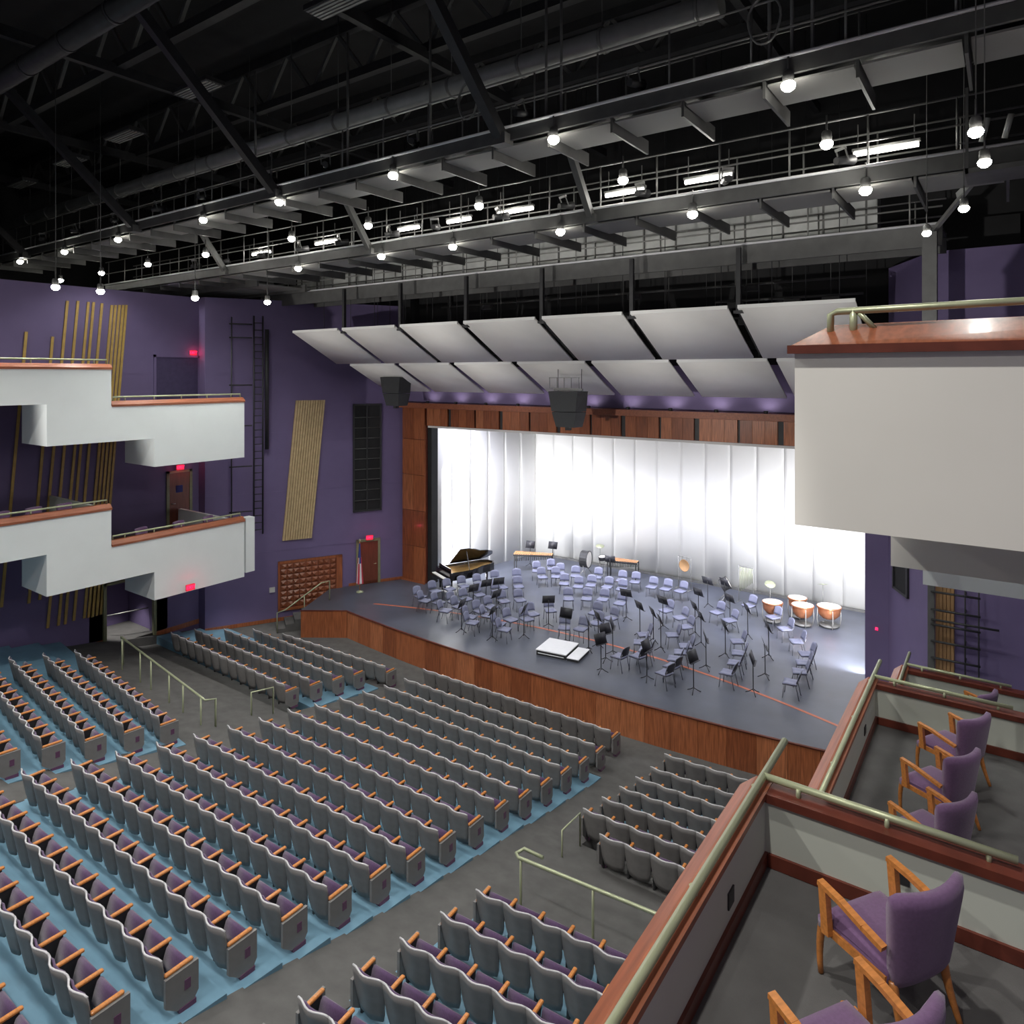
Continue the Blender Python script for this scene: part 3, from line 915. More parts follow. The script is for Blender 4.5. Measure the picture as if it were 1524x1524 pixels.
# ------------------------------------------------------------------ armchairs
def bez(a, b, c, n=6):
    a, b, c = Vector(a), Vector(b), Vector(c)
    return [(a * (1 - t) ** 2 + b * 2 * t * (1 - t) + c * t * t) for t in [i / n for i in range(n + 1)]]


def make_armchair():
    """faces +y; origin on the floor under the seat"""
    t = empty('armchair')
    # seat cushion: rounded slab
    s = MB()

    def top(u, v):
        x = (u - .5) * .52 * (1 + .10 * v)
        y = -.24 + .52 * v
        e = min(u, 1 - u, v * 1.2, (1 - v) * 1.2)
        z = .405 + .065 * min(1, (e / .14)) ** .5 if e > 0 else .405
        return (x, y, z + .015 * math.sin(PI * v))
    s.grid(10, 10, top)
    s.slab(6, 4, lambda u, v: ((u - .5) * .52 * (1 + .1 * v), -.24 + .52 * v, .405), (0, 0, -.075))
    s.build('seat', M['arm_fabric'], t)
    # curved, padded back, wider at the top, wrapping forward at the sides
    b = MB()

    def sheet(u, v, k):
        a = (u - .5) * 2
        w = (.23 + .075 * v)
        x = a * w
        y = -.27 - .12 * v + (.065 * v + .02) * abs(a) ** 2.0
        z = .33 + .61 * v + .012 * abs(a) ** 1.7 * v - .03 * abs(a) ** 10 * v
        th = .058 * (1 - .45 * abs(a) ** 8) * (1 - .45 * abs(2 * v - 1) ** 10)
        return (x, y + (th if k else -th), z)
    n, m_ = 12, 10
    A = [sheet(i / n, j / m_, 0) for j in range(m_ + 1) for i in range(n + 1)]
    B = [sheet(i / n, j / m_, 1) for j in range(m_ + 1) for i in range(n + 1)]
    N = len(A)
    f = []
    w = n + 1
    for j in range(m_):
        for i in range(n):
            q = (j * w + i, j * w + i + 1, (j + 1) * w + i + 1, (j + 1) * w + i)
            f.append(q)
            f.append(tuple(N + c for c in reversed(q)))
    rim = [i for i in range(n + 1)] + [j * w + n for j in range(1, m_ + 1)] + [m_ * w + i for i in range(n - 1, -1, -1)] + [j * w for j in range(m_ - 1, 0, -1)]
    for p_, q_ in zip(rim, rim[1:] + rim[:1]):
        f.append((q_, p_, p_ + N, q_ + N))
    b.add(A + B, f, True)
    b.build('backrest', M['arm_fabric'], t)
    for sx in (-1, 1):
        x = sx * .315
        lg = MB()
        lg.tube(bez((sx * .25, .26, .40), (sx * .26, .31, .2), (sx * .26, .28, 0.0), 6), [.028, .028, .026, .024, .022, .02, .018], 8)
        lg.build('leg', M['oak'], t)
        lb = MB()
        lb.tube(bez((sx * .22, -.25, .36), (sx * .22, -.28, .2), (sx * .24, -.36, 0.0), 6), [.028, .028, .026, .024, .022, .02, .018], 8)
        lb.build('leg', M['oak'], t)
        ar = MB()
        ar.bar((x, .17, .36), (x, .20, .665), .045, .06, (0, 1, 0))
        path = [(x, .235, .67), (x, .06, .655), (x, -.12, .62), (x * .96, -.26, .585)]
        for p_, q_ in zip(path, path[1:]):
            ar.bar(p_, q_, .05, .032)
        ar.build('arm', M['oak'], t)
        MB().bar((sx * .29, .24, .37), (sx * .26, -.24, .36), .03, .055).build('seat_rail', M['oak'], t)
    snapshot(t)
    return t


arm0 = make_armchair()
arm_spots = [  # x, y, floor z, facing (dx, dy), label
    (12.53, 5.20, 7.15, (-.84, .55), 'mauve armchair nearest the divider in the nearest box', 'purple armchairs in the balcony boxes'),
    (12.50, 4.12, 7.15, (-.84, .55), 'mauve armchair farther from the divider in the nearest box', None),
    (12.58, 10.98, 5.90, (-.86, .5), 'purple armchair farthest from us in the middle box', None),
    (12.50, 9.85, 5.90, (-.86, .5), 'purple armchair in the centre of the middle box row', None),
    (12.50, 8.78, 5.90, (-.86, .5), 'purple armchair nearest us in the middle box', None),
    (12.62, 15.2, 4.65, (-.9, .4), 'sunlit-looking purple armchair at the far end of the farthest box', None),
    (12.62, 13.9, 4.65, (-.95, .3), 'purple armchair nearer us in the farthest box', None),
]
arm_spots[5] = (12.62, 15.2, 4.65, (-.9, .4), 'purple armchair nearest the stage in the farthest right box', None)
for k, y in enumerate((13.0, 14.4, 15.6)):
    arm_spots.append((-12.2, y, 4.75, (.9, .4), ['purple armchair nearest the white step', 'purple armchair in the middle of the step', 'purple armchair nearest the stage'][k] + ' on the lower left balcony', None))
for k, y in enumerate((8.7, 9.6, 10.5)):
    arm_spots.append((-12.3, y, 6.0, (.9, .4), ['leftmost purple armchair', 'middle purple armchair', 'rightmost purple armchair'][k] + ' on the higher step of the lower left balcony', None))
for i, (x, y, z, d, lab, g) in enumerate(arm_spots):
    o = arm0 if i == 0 else copy_tree(arm0)
    o.location = (x, y, z)
    o.rotation_euler = (0, 0, math.atan2(d[1], d[0]) - PI / 2)
    tag(o, lab, 'armchair', 'purple armchairs in the balcony boxes')

# ------------------------------------------------------------------ auditorium seats
PITCH = 0.57
HW = PITCH / 2


def shell_fn(u, v):
    a = (u - .5) * 2
    w = (.235 + .051 * min(1, v * 1.4)) * (1.0 if v > .1 else .9 + v)
    x = a * w
    y = -.20 - .10 * v - .085 * .5 * (1 + math.cos(PI * a)) * (.35 + .65 * v)
    z = .15 + .71 * v - .02 * a * a * v + (.035 * a * a if v < .2 else 0)
    return (x, y, z)


def seat_pieces():
    P = []
    P.append(('back_shell', MB().slab(6, 6, shell_fn, (0, .022, 0)), 'shell'))
    rim = MB()
    rim.tube([Vector(shell_fn(i / 8, 1)) + Vector((0, .014, .004)) for i in range(9)], .015, 5)
    P.append(('shell_edge', rim, 'lilac'))
    cu = MB()

    def cf(u, v):
        x, y, z = shell_fn(.03 + .94 * u, .22 + .74 * v)
        return (x, y + .03 + .05 * math.sin(PI * min(1, max(0, u))) ** .5, z)
    cu.slab(5, 4, cf, (0, -.03, 0))
    P.append(('back_cushion', cu, 'fabric'))
    # tipped-up seat: padded, rounded front edge uppermost
    se = MB()
    prof = [(-.02, .30), (.03, .28), (.12, .40), (.15, .50), (.135, .565), (.10, .585), (.06, .56), (.02, .45)]
    n = len(prof)
    v = [(-.235, y, z) for y, z in prof] + [(.235, y, z) for y, z in prof]
    f = [tuple(range(n)), tuple(range(2 * n - 1, n - 1, -1))] + [(i, i + n, (i + 1) % n + n, (i + 1) % n) for i in range(n)]
    se.add(v, f, True)
    P.append(('seat_cushion', se, 'fabric'))
    sd = MB()
    sd.prism([(-.22, .60), (.12, .60), (.10, .50), (.02, .30), (.03, .02), (.10, .0), (-.12, .0), (-.10, .3)], HW - .018, HW + .018, 'x')
    P.append(('support_frame', sd, 'blackmetal'))
    am = MB()
    am.bbox(HW - .032, HW + .032, -.25, .16, .60, .635, .012)
    P.append(('armrest', am, 'oak'))
    return P


SEAT = [(n, mb, m) for n, mb, m in seat_pieces()]
SEAT_ME = {n: mb.mesh(n, M[m]) for n, mb, m in SEAT}


def end_pieces(side):
    """row end panel on the aisle: side=+1 at +x"""
    x = side * (HW + .02)
    P = []
    P.append(('end_panel', MB().prism([(-.27, .59), (.21, .59), (.21, .16), (.14, .06), (-.10, .06), (-.27, .2)], min(x, x + side * .05), max(x, x + side * .05), 'x'), 'shell'))
    P.append(('emblem', MB().box(min(x + side * .05, x + side * .058), max(x + side * .05, x + side * .058), .0, .09, .28, .42), 'fabric_red'))
    P.append(('foot', MB().box(x - .04, x + .06, -.08, .17, 0, .07), 'fabric_red'))
    return P


END_ME = {s: [(n, mb.mesh(n, M[m])) for n, mb, m in end_pieces(s)] for s in (-1, 1)}
LEFT_ME = [('support_frame', MB().prism([(-.22, .60), (.12, .60), (.10, .50), (.02, .30), (.03, .02), (.10, .0), (-.12, .0), (-.10, .3)], -HW - .018, -HW + .018, 'x').mesh('support_frame', M['blackmetal'])),
           ('armrest', MB().bbox(-HW - .032, -HW + .032, -.25, .16, .60, .635, .012).mesh('armrest', M['oak']))]

seats = []      # (x, y, z, rz, block, row, number-from-aisle, end flag -1/0/1, first flag, aisle word)


def plan_block(block, rows):
    """rows: (aisle x, y, direction +1 to larger x, slope, count)"""
    for r, (x0, y0, sx, slope, n, z) in enumerate(rows):
        for k in range(n):
            d = HW + k * PITCH
            x = x0 + sx * d * math.cos(slope)
            y = y0 + d * math.sin(slope)
            seats.append(dict(x=x, y=y, z=z, rz=sx * slope, block=block, row=r + 1, num=k + 1, n=n, sx=sx))


# centre block: 13 seats, rows from the stage backwards
plan_block('centre', [(3.72, 18.62 - .95 * r, -1, 0.0, 13, zf(18.62 - .95 * r)) for r in range(19)])
plan_block('left rear', [(-5.22, 10.0 - .93 * r, -1, R(6.5), 12 if r < 4 else 11, zf(10.0 - .93 * r)) for r in range(7)])
plan_block('right rear', [(5.5, 10.0 - .95 * r, 1, R(3.5), 9, zf(10.0 - .95 * r)) for r in range(8)])
plan_block('left front', [(-4.94, 18.0, -1, R(-1.5), 10, 0.0)] + [(-5.62, 17.1 - .95 * r, -1, R(2.5), [11, 12, 13, 13][r], zf(17.1 - .95 * r)) for r in range(4)])
plan_block('right front', [(5.5 - .04 * min(r, 5), 18.35 - .83 * r, 1, R(1.5), 8, zf(18.35 - .83 * r)) for r in range(6)] + [(6.15, 13.4, 1, R(2.0), 6, zf(13.4))])

FWD = Vector((-math.sin(math.atan2(738, 1039)), math.cos(math.atan2(738, 1039))))
RGT = Vector((FWD.y, -FWD.x))


def project(x, y, z):
    d = Vector((x - EYE.x, y - EYE.y))
    dep = d.dot(FWD)
    if dep < .3:
        return None
    return 762 + 1039 * d.dot(RGT) / dep, 558 - 1039 * (z - EYE.z) / dep, dep


def hidden_by_boxes(x, y, z):
    if x >= 11.3:
        return False
    t = (EYE.x - 11.45) / (EYE.x - x)
    yy = EYE.y + (y - EYE.y) * t
    zz = EYE.z + (z - EYE.z) * t
    return (yy < 6.2 and zz < 7.55) or (6.2 <= yy < 12.2 and zz < 6.3)


vis = []
for s in seats:
    q = project(s['x'], s['y'], s['z'] + .85)
    if q is None or not (-70 < q[0] < 1600 and q[1] < 1640):
        continue
    if hidden_by_boxes(s['x'], s['y'], s['z'] + .9):
        continue
    s['dep'] = q[2]
    vis.append(s)
vis.sort(key=lambda s: s['dep'])
BLOCK_TXT = {'centre': 'centre block', 'left rear': 'left rear block', 'right rear': 'right rear block', 'left front': 'left front block', 'right front': 'right front block'}
far = MB()
far_parts = []


def seat_label(s):
    side = 'right' if s['sx'] < 0 and s['block'] == 'centre' else 'inner'
    aisle = 'right aisle' if s['block'] == 'centre' else 'inner aisle'
    return 'purple grey-shelled seat %s from %s, %s row back from stage, %s' % (ORD[s['num']], aisle, ORD[s['row']], BLOCK_TXT[s['block']])


def place_seat(s):
    ex = {}
    t = empty('theatre_seat', (s['x'], s['y'], s['z']), s['rz'], seat_label(s), 'theatre seat', 'folding seats of the ' + BLOCK_TXT[s['block']])
    for n, me in SEAT_ME.items():
        if s['num'] == 1 and s['sx'] < 0 and n == 'support_frame':
            continue
        link(n, me, t)
    first_side = -s['sx']            # the aisle side of seat number one
    if s['num'] == 1:
        ep = None
        for n, me in END_ME[first_side]:
            q_ = link(n, me, ep if n == 'emblem' else t)
            ep = q_ if n == 'end_panel' else ep
    last = s['num'] == s['n']
    if (s['sx'] > 0 and s['num'] == 1) or (s['sx'] < 0 and last):
        for n, me in LEFT_ME:
            link(n, me, t)


for s in vis[:300]:
    place_seat(s)
rest = vis[300:]
if rest:
    groups = {}
    for s in rest:
        mt = Matrix.Translation((s['x'], s['y'], s['z'])) @ Matrix.Rotation(s['rz'], 4, 'Z')
        items = [(m, mb) for n, mb, m in SEAT if n != 'shell_edge' or True]
        if s['num'] == 1:
            items += [(m, mb) for n, mb, m in end_pieces(-s['sx'])]
        for m, mb in items:
            g = groups.setdefault(m, MB())
            b = len(g.v)
            g.v += [tuple(mt @ Vector(v)) for v in mb.v]
            g.f += [tuple(b + i for i in f) for f in mb.f]
            g.sm += mb.sm
    me = bpy.data.meshes.new('distant_seating')
    V, F, S, MI = [], [], [], []
    for i, (m, g) in enumerate(groups.items()):
        b = len(V)
        V += g.v
        F += [tuple(b + k for k in f) for f in g.f]
        S += g.sm
        MI += [i] * len(g.f)
        me.materials.append(M[m])
    me.from_pydata(V, [], F)
    me.polygons.foreach_set('use_smooth', S)
    me.polygons.foreach_set('material_index', MI)
    me.update()
    tag(link('distant_seating', me), 'remaining rows of grey-backed seats closest to the stage', 'seating', None, 'stuff')

# blue painted terraces under the rows
terr = struct(MB().box(-3.9, 3.9, 17.0, 17.2, -.26, -.12).build('seating_terrace', M['blue']), 'blue painted stepped terraces under the seat rows')


def step(q, z, dz=.045):
    """q: four plan corners, back left, back right, front right, front left; falls slightly to the front"""
    zz = [z + dz, z + dz, z - dz, z - dz]
    if (Vector(q[1]) - Vector(q[0])).x < 0:
        q = [q[1], q[0], q[3], q[2]]
    MB().hexa([(v[0], v[1], z - .5) for v in q] + [(v[0], v[1], c) for v, c in zip(q, zz)]).build('step', M['blue'], terr)


for r in range(2, 20):
    y = 18.62 - .95 * r
    step([(-3.98, y - .42), (3.98, y - .42), (3.98, y + .53), (-3.98, y + .53)], zf(y), .045)
for r in range(8):
    for (xa, sx, sl, pit) in ((-4.95, -1, R(6.5), .93), (5.2, 1, R(3.5), .95)):
        y = 10.0 - pit * r
        L = 10.8
        dy = L * math.sin(sl)
        fr = .30 if r == 0 else .51
        step([(xa, y - .45), (xa + sx * L, y - .45 + dy), (xa + sx * L, y + fr + dy), (xa, y + fr)], zf(y), .04)
for r in range(1, 4):
    y = 17.1 - .95 * r + .95
    for (xa, sx) in ((-5.2, -1), (5.2, 1)):
        bk = .12 if (r == 4) else .42
        step([(xa, y - bk), (xa + sx * 10.4, y - bk + .3), (xa + sx * 10.4, y + .53 + .3), (xa, y + .53)], zf(y), .03)

# ------------------------------------------------------------------ reflector panels
XU = [-12.1, -8.95, -5.7, -2.6, .7, 3.85, 7.05, 10.25]
XLo = [-11.4, -8.3, -5.2, -2.1, 1.1, 4.25, 7.4, 10.5]


def reflector(x0, x1, ya, za, yb, zb, label):
    t = empty('reflector_panel', ((x0 + x1) / 2, ya, za), 0, label, 'reflector panel', 'pale acoustic reflector panels over the stage')
    w = (x1 - x0) / 2
    dy, dz = yb - ya, zb - za
    sl = MB()

    def fn(u, v):
        return (-w + 2 * w * u, dy * v, dz * v)
    n = Vector((0, -dz, dy)).normalized() * .06
    sl.slab(1, 1, fn, tuple(n))
    o = sl.build('panel', M['tile'], t)
    MB().bar((-w, .0, .05), (w, .0, .05), .06, .10).build('top_edge', M['shellwhite'], t)
    for k in (-.6, .6):
        MB().bar((w * k, .1, .08), (w * k, dy - .1, dz + .22), .05, .08).build('stiffener', M['blackmetal'], t)
    for k in (-.6, .6):
        MB().tube([(w * k, dy * .5, dz * .5 + .1), (w * k, dy * .5, 21.9 - za)], .012, 5).build('cable', M['blackmetal'], t)


for k in range(7):
    reflector(XU[k] + .14, XU[k + 1] - .14, 19.1, 13.06, 21.5, 11.75, 'pale reflector panel, %s from the left in the upper row' % ORD[k + 1])
    reflector(XLo[k] + .14, XLo[k + 1] - .14, 21.7, 11.66, 24.0, 10.48, 'pale reflector panel, %s from the left in the lower row' % ORD[k + 1])
# hanger columns from the last catwalk
for k, x in enumerate((-8.87, -5.69, -2.46, .74, 3.96, 7.17)):
    t = empty('hanger_column', (x, 19.25, 13.0), 0, 'black hanger column, %s from the left, holding the reflector panels' % ORD[k + 1], 'hanger', 'hanger columns over the reflector panels')
    MB().box(-.06, .06, -.06, .06, 0, 1.75).build('column', M['blackmetal'], t)
    MB().box(-.12, .12, -.09, .09, -.06, .02).build('shoe', M['blackmetal'], t)
    MB().bar((0, 0, .1), (0, 2.2, -1.1), .12, .12).build('rafter', M['black'], t)
tag(MB().box(11.55, 11.85, 19.0, 19.3, 10.6, 14.6).build('steel_column', M['darkmetal']), 'dark steel column at the right end of the last catwalk', 'column')

# speaker clusters
def speaker(loc, label, frame):
    t = empty('speaker_cluster', loc, 0, label, 'loudspeaker')
    w, d = .68, .5
    MB().hexa([(-.38, -.25, 0), (.38, -.25, 0), (.42, .3, 0), (-.42, .3, 0), (-.5, -.35, .55), (.5, -.35, .55), (.55, .35, .55), (-.55, .35, .55)]).build('lower_cabinet', M['mesh'], t)
    MB().hexa([(-.5, -.36, .57), (.5, -.36, .57), (.55, .35, .57), (-.55, .35, .57), (-.62, -.4, 1.3), (.62, -.4, 1.3), (.62, .35, 1.3), (-.62, .35, 1.3)]).build('upper_cabinet', M['mesh'], t)
    MB().box(-.08, .08, -.1, .1, -.12, 0).build('clamp', M['blackmetal'], t)
    for x in (-.5, .5):
        MB().tube([(x, .1, 1.3), (x, .1, 21.9 - loc[2])], .012, 5).build('hanging_bar', M['blackmetal'], t)
    MB().bar((-.6, 0, 1.36), (.6, 0, 1.36), .08, .08).build('bumper', M['greymetal'], t)
    if frame:
        for x in (-.62, -.3, 0.0, .3, .62):
            MB().bar((x, -.3, 1.42), (x, -.3, 1.8), .02, .02).build('guard', M['greymetal'], t)
        for z in (1.42, 1.8):
            MB().bar((-.64, -.3, z), (.64, -.3, z), .02, .02).build('guard', M['greymetal'], t)


speaker((0.1, 22.0, 9.35), 'black speaker cluster hanging in front of the header centre', True)
speaker((-9.55, 22.9, 9.85), 'black speaker cluster hanging above the left pilaster', False)

# ------------------------------------------------------------------ catwalks and ceiling steel
def catwalk(name, y, ztop, fasc, x0, x1, rail_h, pitch, label, m='darkmetal'):
    t = empty(name, (0, y, ztop), 0, label, 'catwalk')
    MB().box(x0, x1, -.04, .04, -fasc, 0).build('fascia', M[m], t)
    MB().box(x0, x1, .04, 1.25, -.12, -.04).build('deck', M['blackmetal'], t)
    MB().box(x0, x1, 1.25, 1.33, -fasc, 0).build('fascia', M[m], t)
    MB().tube([(x0, -.07, .03), (x1, -.07, .03)], .035, 6).build('toe_pipe', M['podium'], t)  # white colour stands in for the tubes' light along this pipe
    for yy in (-.02, 1.28):
        for z in (rail_h * .5, rail_h):
            MB().tube([(x0, yy, z), (x1, yy, z)], .024, 6).build('rail', M['greymetal'], t)
        x = x0 + .3
        while x < x1:
            MB().tube([(x, yy, 0), (x, yy, rail_h)], .022, 5).build('post', M['greymetal'], t)
            x += pitch
    return t


cw1 = catwalk('catwalk', 12.7, 16.75, .27, -26.5, 15.2, 1.1, 1.55, 'nearest lighting catwalk, the highest, across the hall ceiling')
cw2 = catwalk('catwalk', 16.0, 15.52, .30, -22.0, 14.3, 1.1, 1.55, 'second lighting catwalk, with fluorescent tubes above its deck')
cw3 = catwalk('catwalk', 20.0, 14.93, .52, -15.5, 11.9, .9, 2.4, 'last catwalk, a grey beam right above the reflector panels')
# ribbed acoustic fabric/duct behind the last catwalk
dct = empty('ribbed_duct', (0, 21.6, 15.4), 0, 'silver ribbed duct running along the last catwalk', 'duct')
MB().box(-14.5, 10.3, -.3, .3, -.2, .75).build('duct', M['galv'], dct)
x = -14.2
while x < 10.2:
    MB().box(x, x + .05, -.34, .34, -.24, .79).build('flange', M['darkmetal'], dct)
    x += 1.1
# soffit fins and panels hung between the first and second catwalk
sof = empty('soffit_panels', (0, 12.7, 16.3), 0, 'row of grey ceiling panels between dark fins under the nearest catwalk', 'ceiling panels')
x = 14.2
while x > -26:
    MB().box(x - .025, x + .025, .1, 1.85, -.10, .20).build('fin', M['darkmetal'], sof)
    MB().box(x - 1.46, x - .06, .12, 1.2, .10, .14).build('panel', M['soffit'], sof)
    MB().box(x - 1.46, x - .06, 1.25, 1.82, .42, .46).build('panel', M['blackmetal'], sof)
    x -= 1.52
sof2 = empty('soffit_panels', (0, 16.0, 15.05), 0, 'row of dark ceiling panels between fins under the second catwalk', 'ceiling panels')
x = 13.2
while x > -21:
    MB().box(x - .025, x + .025, .1, 2.6, -.04, .22).build('fin', M['darkmetal'], sof2)
    MB().box(x - 1.46, x - .06, .1, 1.4, .12, .16).build('panel', M['soffit'], sof2)
    x -= 1.52
sof3 = empty('soffit_panels', (-17, 18.4, 15.0), 0, 'grey-green ceiling boards left of the last catwalk', 'ceiling panels')
for k in range(6):
    MB().box(-5.4 + 1.75 * k, -3.75 + 1.75 * k, -1.1, 1.2, 0, .05).build('panel', M['soffit'], sof3)
MB().box(-5.5, 5.2, -1.2, -1.1, -.12, .2).build('edge_beam', M['darkmetal'], sof3)
MB().box(-5.5, 5.2, 1.2, 1.3, -.12, .2).build('edge_beam', M['darkmetal'], sof3)
# big round duct
dk = empty('round_duct', (0, 13.9, 18.72), 0, 'long silver round duct above the nearest catwalk', 'duct')
MB().tube([(-26, 0, 0), (8.5, 0, 0)], .26, 16).build('duct', M['galv'], dk)
for k in range(16):
    MB().tube([(-25 + 2.2 * k, 0, 0), (-24.92 + 2.2 * k, 0, 0)], .285, 16).build('flange', M['greymetal'], dk)
    MB().tube([(-25 + 2.2 * k, 0, .25), (-25 + 2.2 * k, 0, 3.2)], .012, 5).build('hanger', M['darkmetal'], dk)
dk2 = empty('round_duct', (0, 3.5, 19.5), 0, 'dark thick duct in the upper left corner of the roof', 'duct')
MB().tube([(-27, 4.2, 0), (4, 4.2, 0)], .25, 14).build('duct', M['blackmetal'], dk2)
for k in range(12):
    MB().tube([(-25 + 2.4 * k, 4.2, 0), (-24.9 + 2.4 * k, 4.2, 0)], .27, 14).build('flange', M['blackmetal'], dk2)
# diagonal braces
for k, x in enumerate((-22.0, -12.4, -4.2, 3.96)):
    t = empty('diagonal_brace', (x, 12.65, 16.5), 0, 'thick dark diagonal brace, %s from the left, propping the nearest catwalk' % ORD[k + 1], 'brace', 'diagonal braces above the nearest catwalk')
    MB().bar((0, 0, 0), (0, -4.9, 4.6), .22, .26).build('beam', M['blackmetal'], t)
    MB().box(-.2, .2, -.2, .12, -.12, .12).build('gusset', M['darkmetal'], t)
# second-range braces between catwalks
for k, x in enumerate((-12.0, -3.8, 4.4)):
    t = empty('diagonal_brace', (x, 15.95, 15.3), 0, 'slim dark diagonal brace, %s from the left, behind the second catwalk' % ORD[k + 1], 'brace', 'braces above the second catwalk')
    MB().bar((0, 0, 0), (0, -1.1, 1.5), .16, .18).build('beam', M['darkmetal'], t)
    MB().box(-.15, .15, -.12, .1, -.1, .1).build('gusset', M['darkmetal'], t)
# roof trusses
for k, y in enumerate((2.0, 6.0, 10.0, 14.5, 18.5)):
    t = empty('roof_truss', (0, y, 21.2), 0, 'black roof truss, %s from the front, below the roof deck' % ORD[5 - k], 'truss', 'roof trusses')
    MB().box(-27.5, 27.5, -.12, .12, .5, .8).build('chord', M['blackmetal'], t)
    MB().box(-27.5, 27.5, -.12, .12, -1.0, -.74).build('chord', M['blackmetal'], t)
    for i in range(22):
        x0 = -27 + 2.45 * i
        MB().bar((x0, 0, -.9), (x0 + 1.22, 0, .6), .1, .1).build('web', M['darkmetal'], t)
        MB().bar((x0 + 1.22, 0, .6), (x0 + 2.45, 0, -.9), .1, .1).build('web', M['darkmetal'], t)
for k, x in enumerate((-24, -16, -8, 0, 8, 16)):
    tag(MB().box(x - .1, x + .1, -6, 25, 20.0, 20.3).build('roof_beam', M['blackmetal']), 'black roof beam towards the stage, %s from the left' % ORD[k + 1], 'beam', 'roof beams')
# unlit grilles / vents in the roof
for k, (x, y, z) in enumerate(((1.2, 10.3, 19.4), (-5.2, 10.8, 19.2), (-10.2, 11.2, 19.0), (-14.6, 11.4, 19.0), (-19.5, 11.6, 19.0))):
    t = empty('roof_grille', (x, y, z), 0, 'dim rectangular roof grille, %s from the right' % ORD[k + 1], 'vent', 'roof grilles')
    MB().box(-.85, .85, -.28, .28, 0, .12).build('frame', M['blackmetal'], t)
    for i in range(5):
        MB().box(-.8, .8, -.24 + i * .1, -.18 + i * .1, -.03, 0).build('slat', M['greymetal'], t)
# hanging pipes above catwalk one
for k, x in enumerate((4.7, 5.1, 9.6, 10.0, 10.35, 1.2, -1.9, -6.2)):
    t = empty('hanger_pipe', (x, 13.3, 16.65), 0, 'grey vertical pipe, %s of those hanging the nearest catwalk' % ORD[k + 1], 'pipe', 'vertical pipes over the nearest catwalk')
    MB().tube([(0, 0, 0), (0, 0, 4.2)], .035, 6).build('pipe', M['greymetal'], t)
    MB().box(-.06, .06, -.06, .06, -.02, .08).build('foot', M['greymetal'], t)


# theatre fixtures clamped to the catwalk rails
def make_fixture():
    t = empty('stage_spotlight')
    MB().tube([(0, .2, 0), (0, -.05, -.04), (0, -.25, -.08)], [.08, .09, .11], 8).build('barrel', M['blackmetal'], t)
    MB().bar((-.12, 0, -.03), (-.12, 0, .2), .03, .02).build('yoke', M['darkmetal'], t)
    MB().bar((.12, 0, -.03), (.12, 0, .2), .03, .02).build('yoke', M['darkmetal'], t)
    MB().box(-.13, .13, -.03, .03, .18, .24).build('clamp', M['greymetal'], t)
    MB().lathe([(0, 0), (.1, 0)], 8).build('lens', M['greymetal'], t, (0, -.26, -.085)).rotation_euler = (R(90), 0, 0)
    snapshot(t)
    return t


fx0 = make_fixture()
spots = []
for k in range(10):
    spots.append((-20 + 3.05 * k + random.uniform(-.3, .3), 12.55, 17.0, 'nearest'))
for k in range(12):
    spots.append((-14 + 2.2 * k + random.uniform(-.3, .3), 15.85, 15.75, 'second'))
cnt = {}
for i, (x, y, z, w) in enumerate(spots):
    o = fx0 if i == 0 else copy_tree(fx0)
    cnt[w] = cnt.get(w, 0) + 1
    o.location = (x, y, z)
    o.rotation_euler = (R(-20), 0, random.uniform(2.4, 3.9))
    tag(o, 'black spotlight, %s from the left, clamped on the %s catwalk' % (ORD[cnt[w]], w), 'spotlight', 'spotlights on the catwalks')


# coiled cable on the nearest catwalk
for k, (x, y, z) in enumerate(((3.0, 12.6, 17.6), (9.7, 12.6, 17.5))):
    cb = MB()
    cb.tube([(.28 * math.cos(a) * (1 + .05 * math.sin(3 * a)), .02 * math.sin(2.3 * a), .42 * math.sin(a)) for a in [i * .3 for i in range(64)]], .018, 5)
    tag(cb.build('cable_coil', M['greymetal'], None, (x, y, z)), ['looped grey cable hanging left of centre on the nearest catwalk', 'looped grey cable hanging at right on the nearest catwalk'][k], 'cable')

# downlights: housing, glowing lens and the lamp itself
HOUSE = MB().lathe([(.0, .24), (.07, .24), (.095, .2), (.10, .0), (.09, .0), (.085, .05)], 12).mesh('housing', M['darkmetal'])
LENS = MB().lathe([(0, -.13), (.06, -.115), (.11, -.07), (.125, -.015), (.10, .03), (.0, .04)], 12).mesh('lens', M['glass_lamp'])
STEM = MB().tube([(0, 0, .2), (0, 0, .55)], .02, 5).mesh('stem', M['darkmetal'])
down_rows = [
    ('nearest catwalk', 12.62, [(10.1, 16.33), (5.32, 16.33), (.55, 16.36), (-4.06, 16.34), (-8.01, 16.33), (-13.65, 16.33), (-18.12, 16.33), (-22.55, 16.35)], 1550),
    ('fins behind the nearest catwalk', 14.9, [(10.27, 15.9), (5.82, 15.9), (1.52, 15.9), (-2.79, 15.9), (-6.51, 15.92), (-11.68, 15.9), (-15.96, 15.92), (-20.02, 15.9), (-24.2, 15.9)], 1550),
    ('second catwalk', 15.93, [(10.81, 15.12), (7.12, 15.12), (3.47, 15.14), (-.28, 15.14), (-3.29, 15.15), (-7.5, 15.13)], 1550),
    ('left side row', None, [(-10.1, 16.5, 14.13), (-10.0, 13.5, 14.02), (-11.4, 11.0, 14.1), (-11.0, 9.5, 14.06)], 1100),
    ('right side row', None, [(11.9, 15.9, 14.1), (12.6, 13.9, 14.1), (12.95, 11.05, 14.1), (12.9, 9.6, 14.1)], 260),
]
WARM = (0.97, 0.99, 0.95)
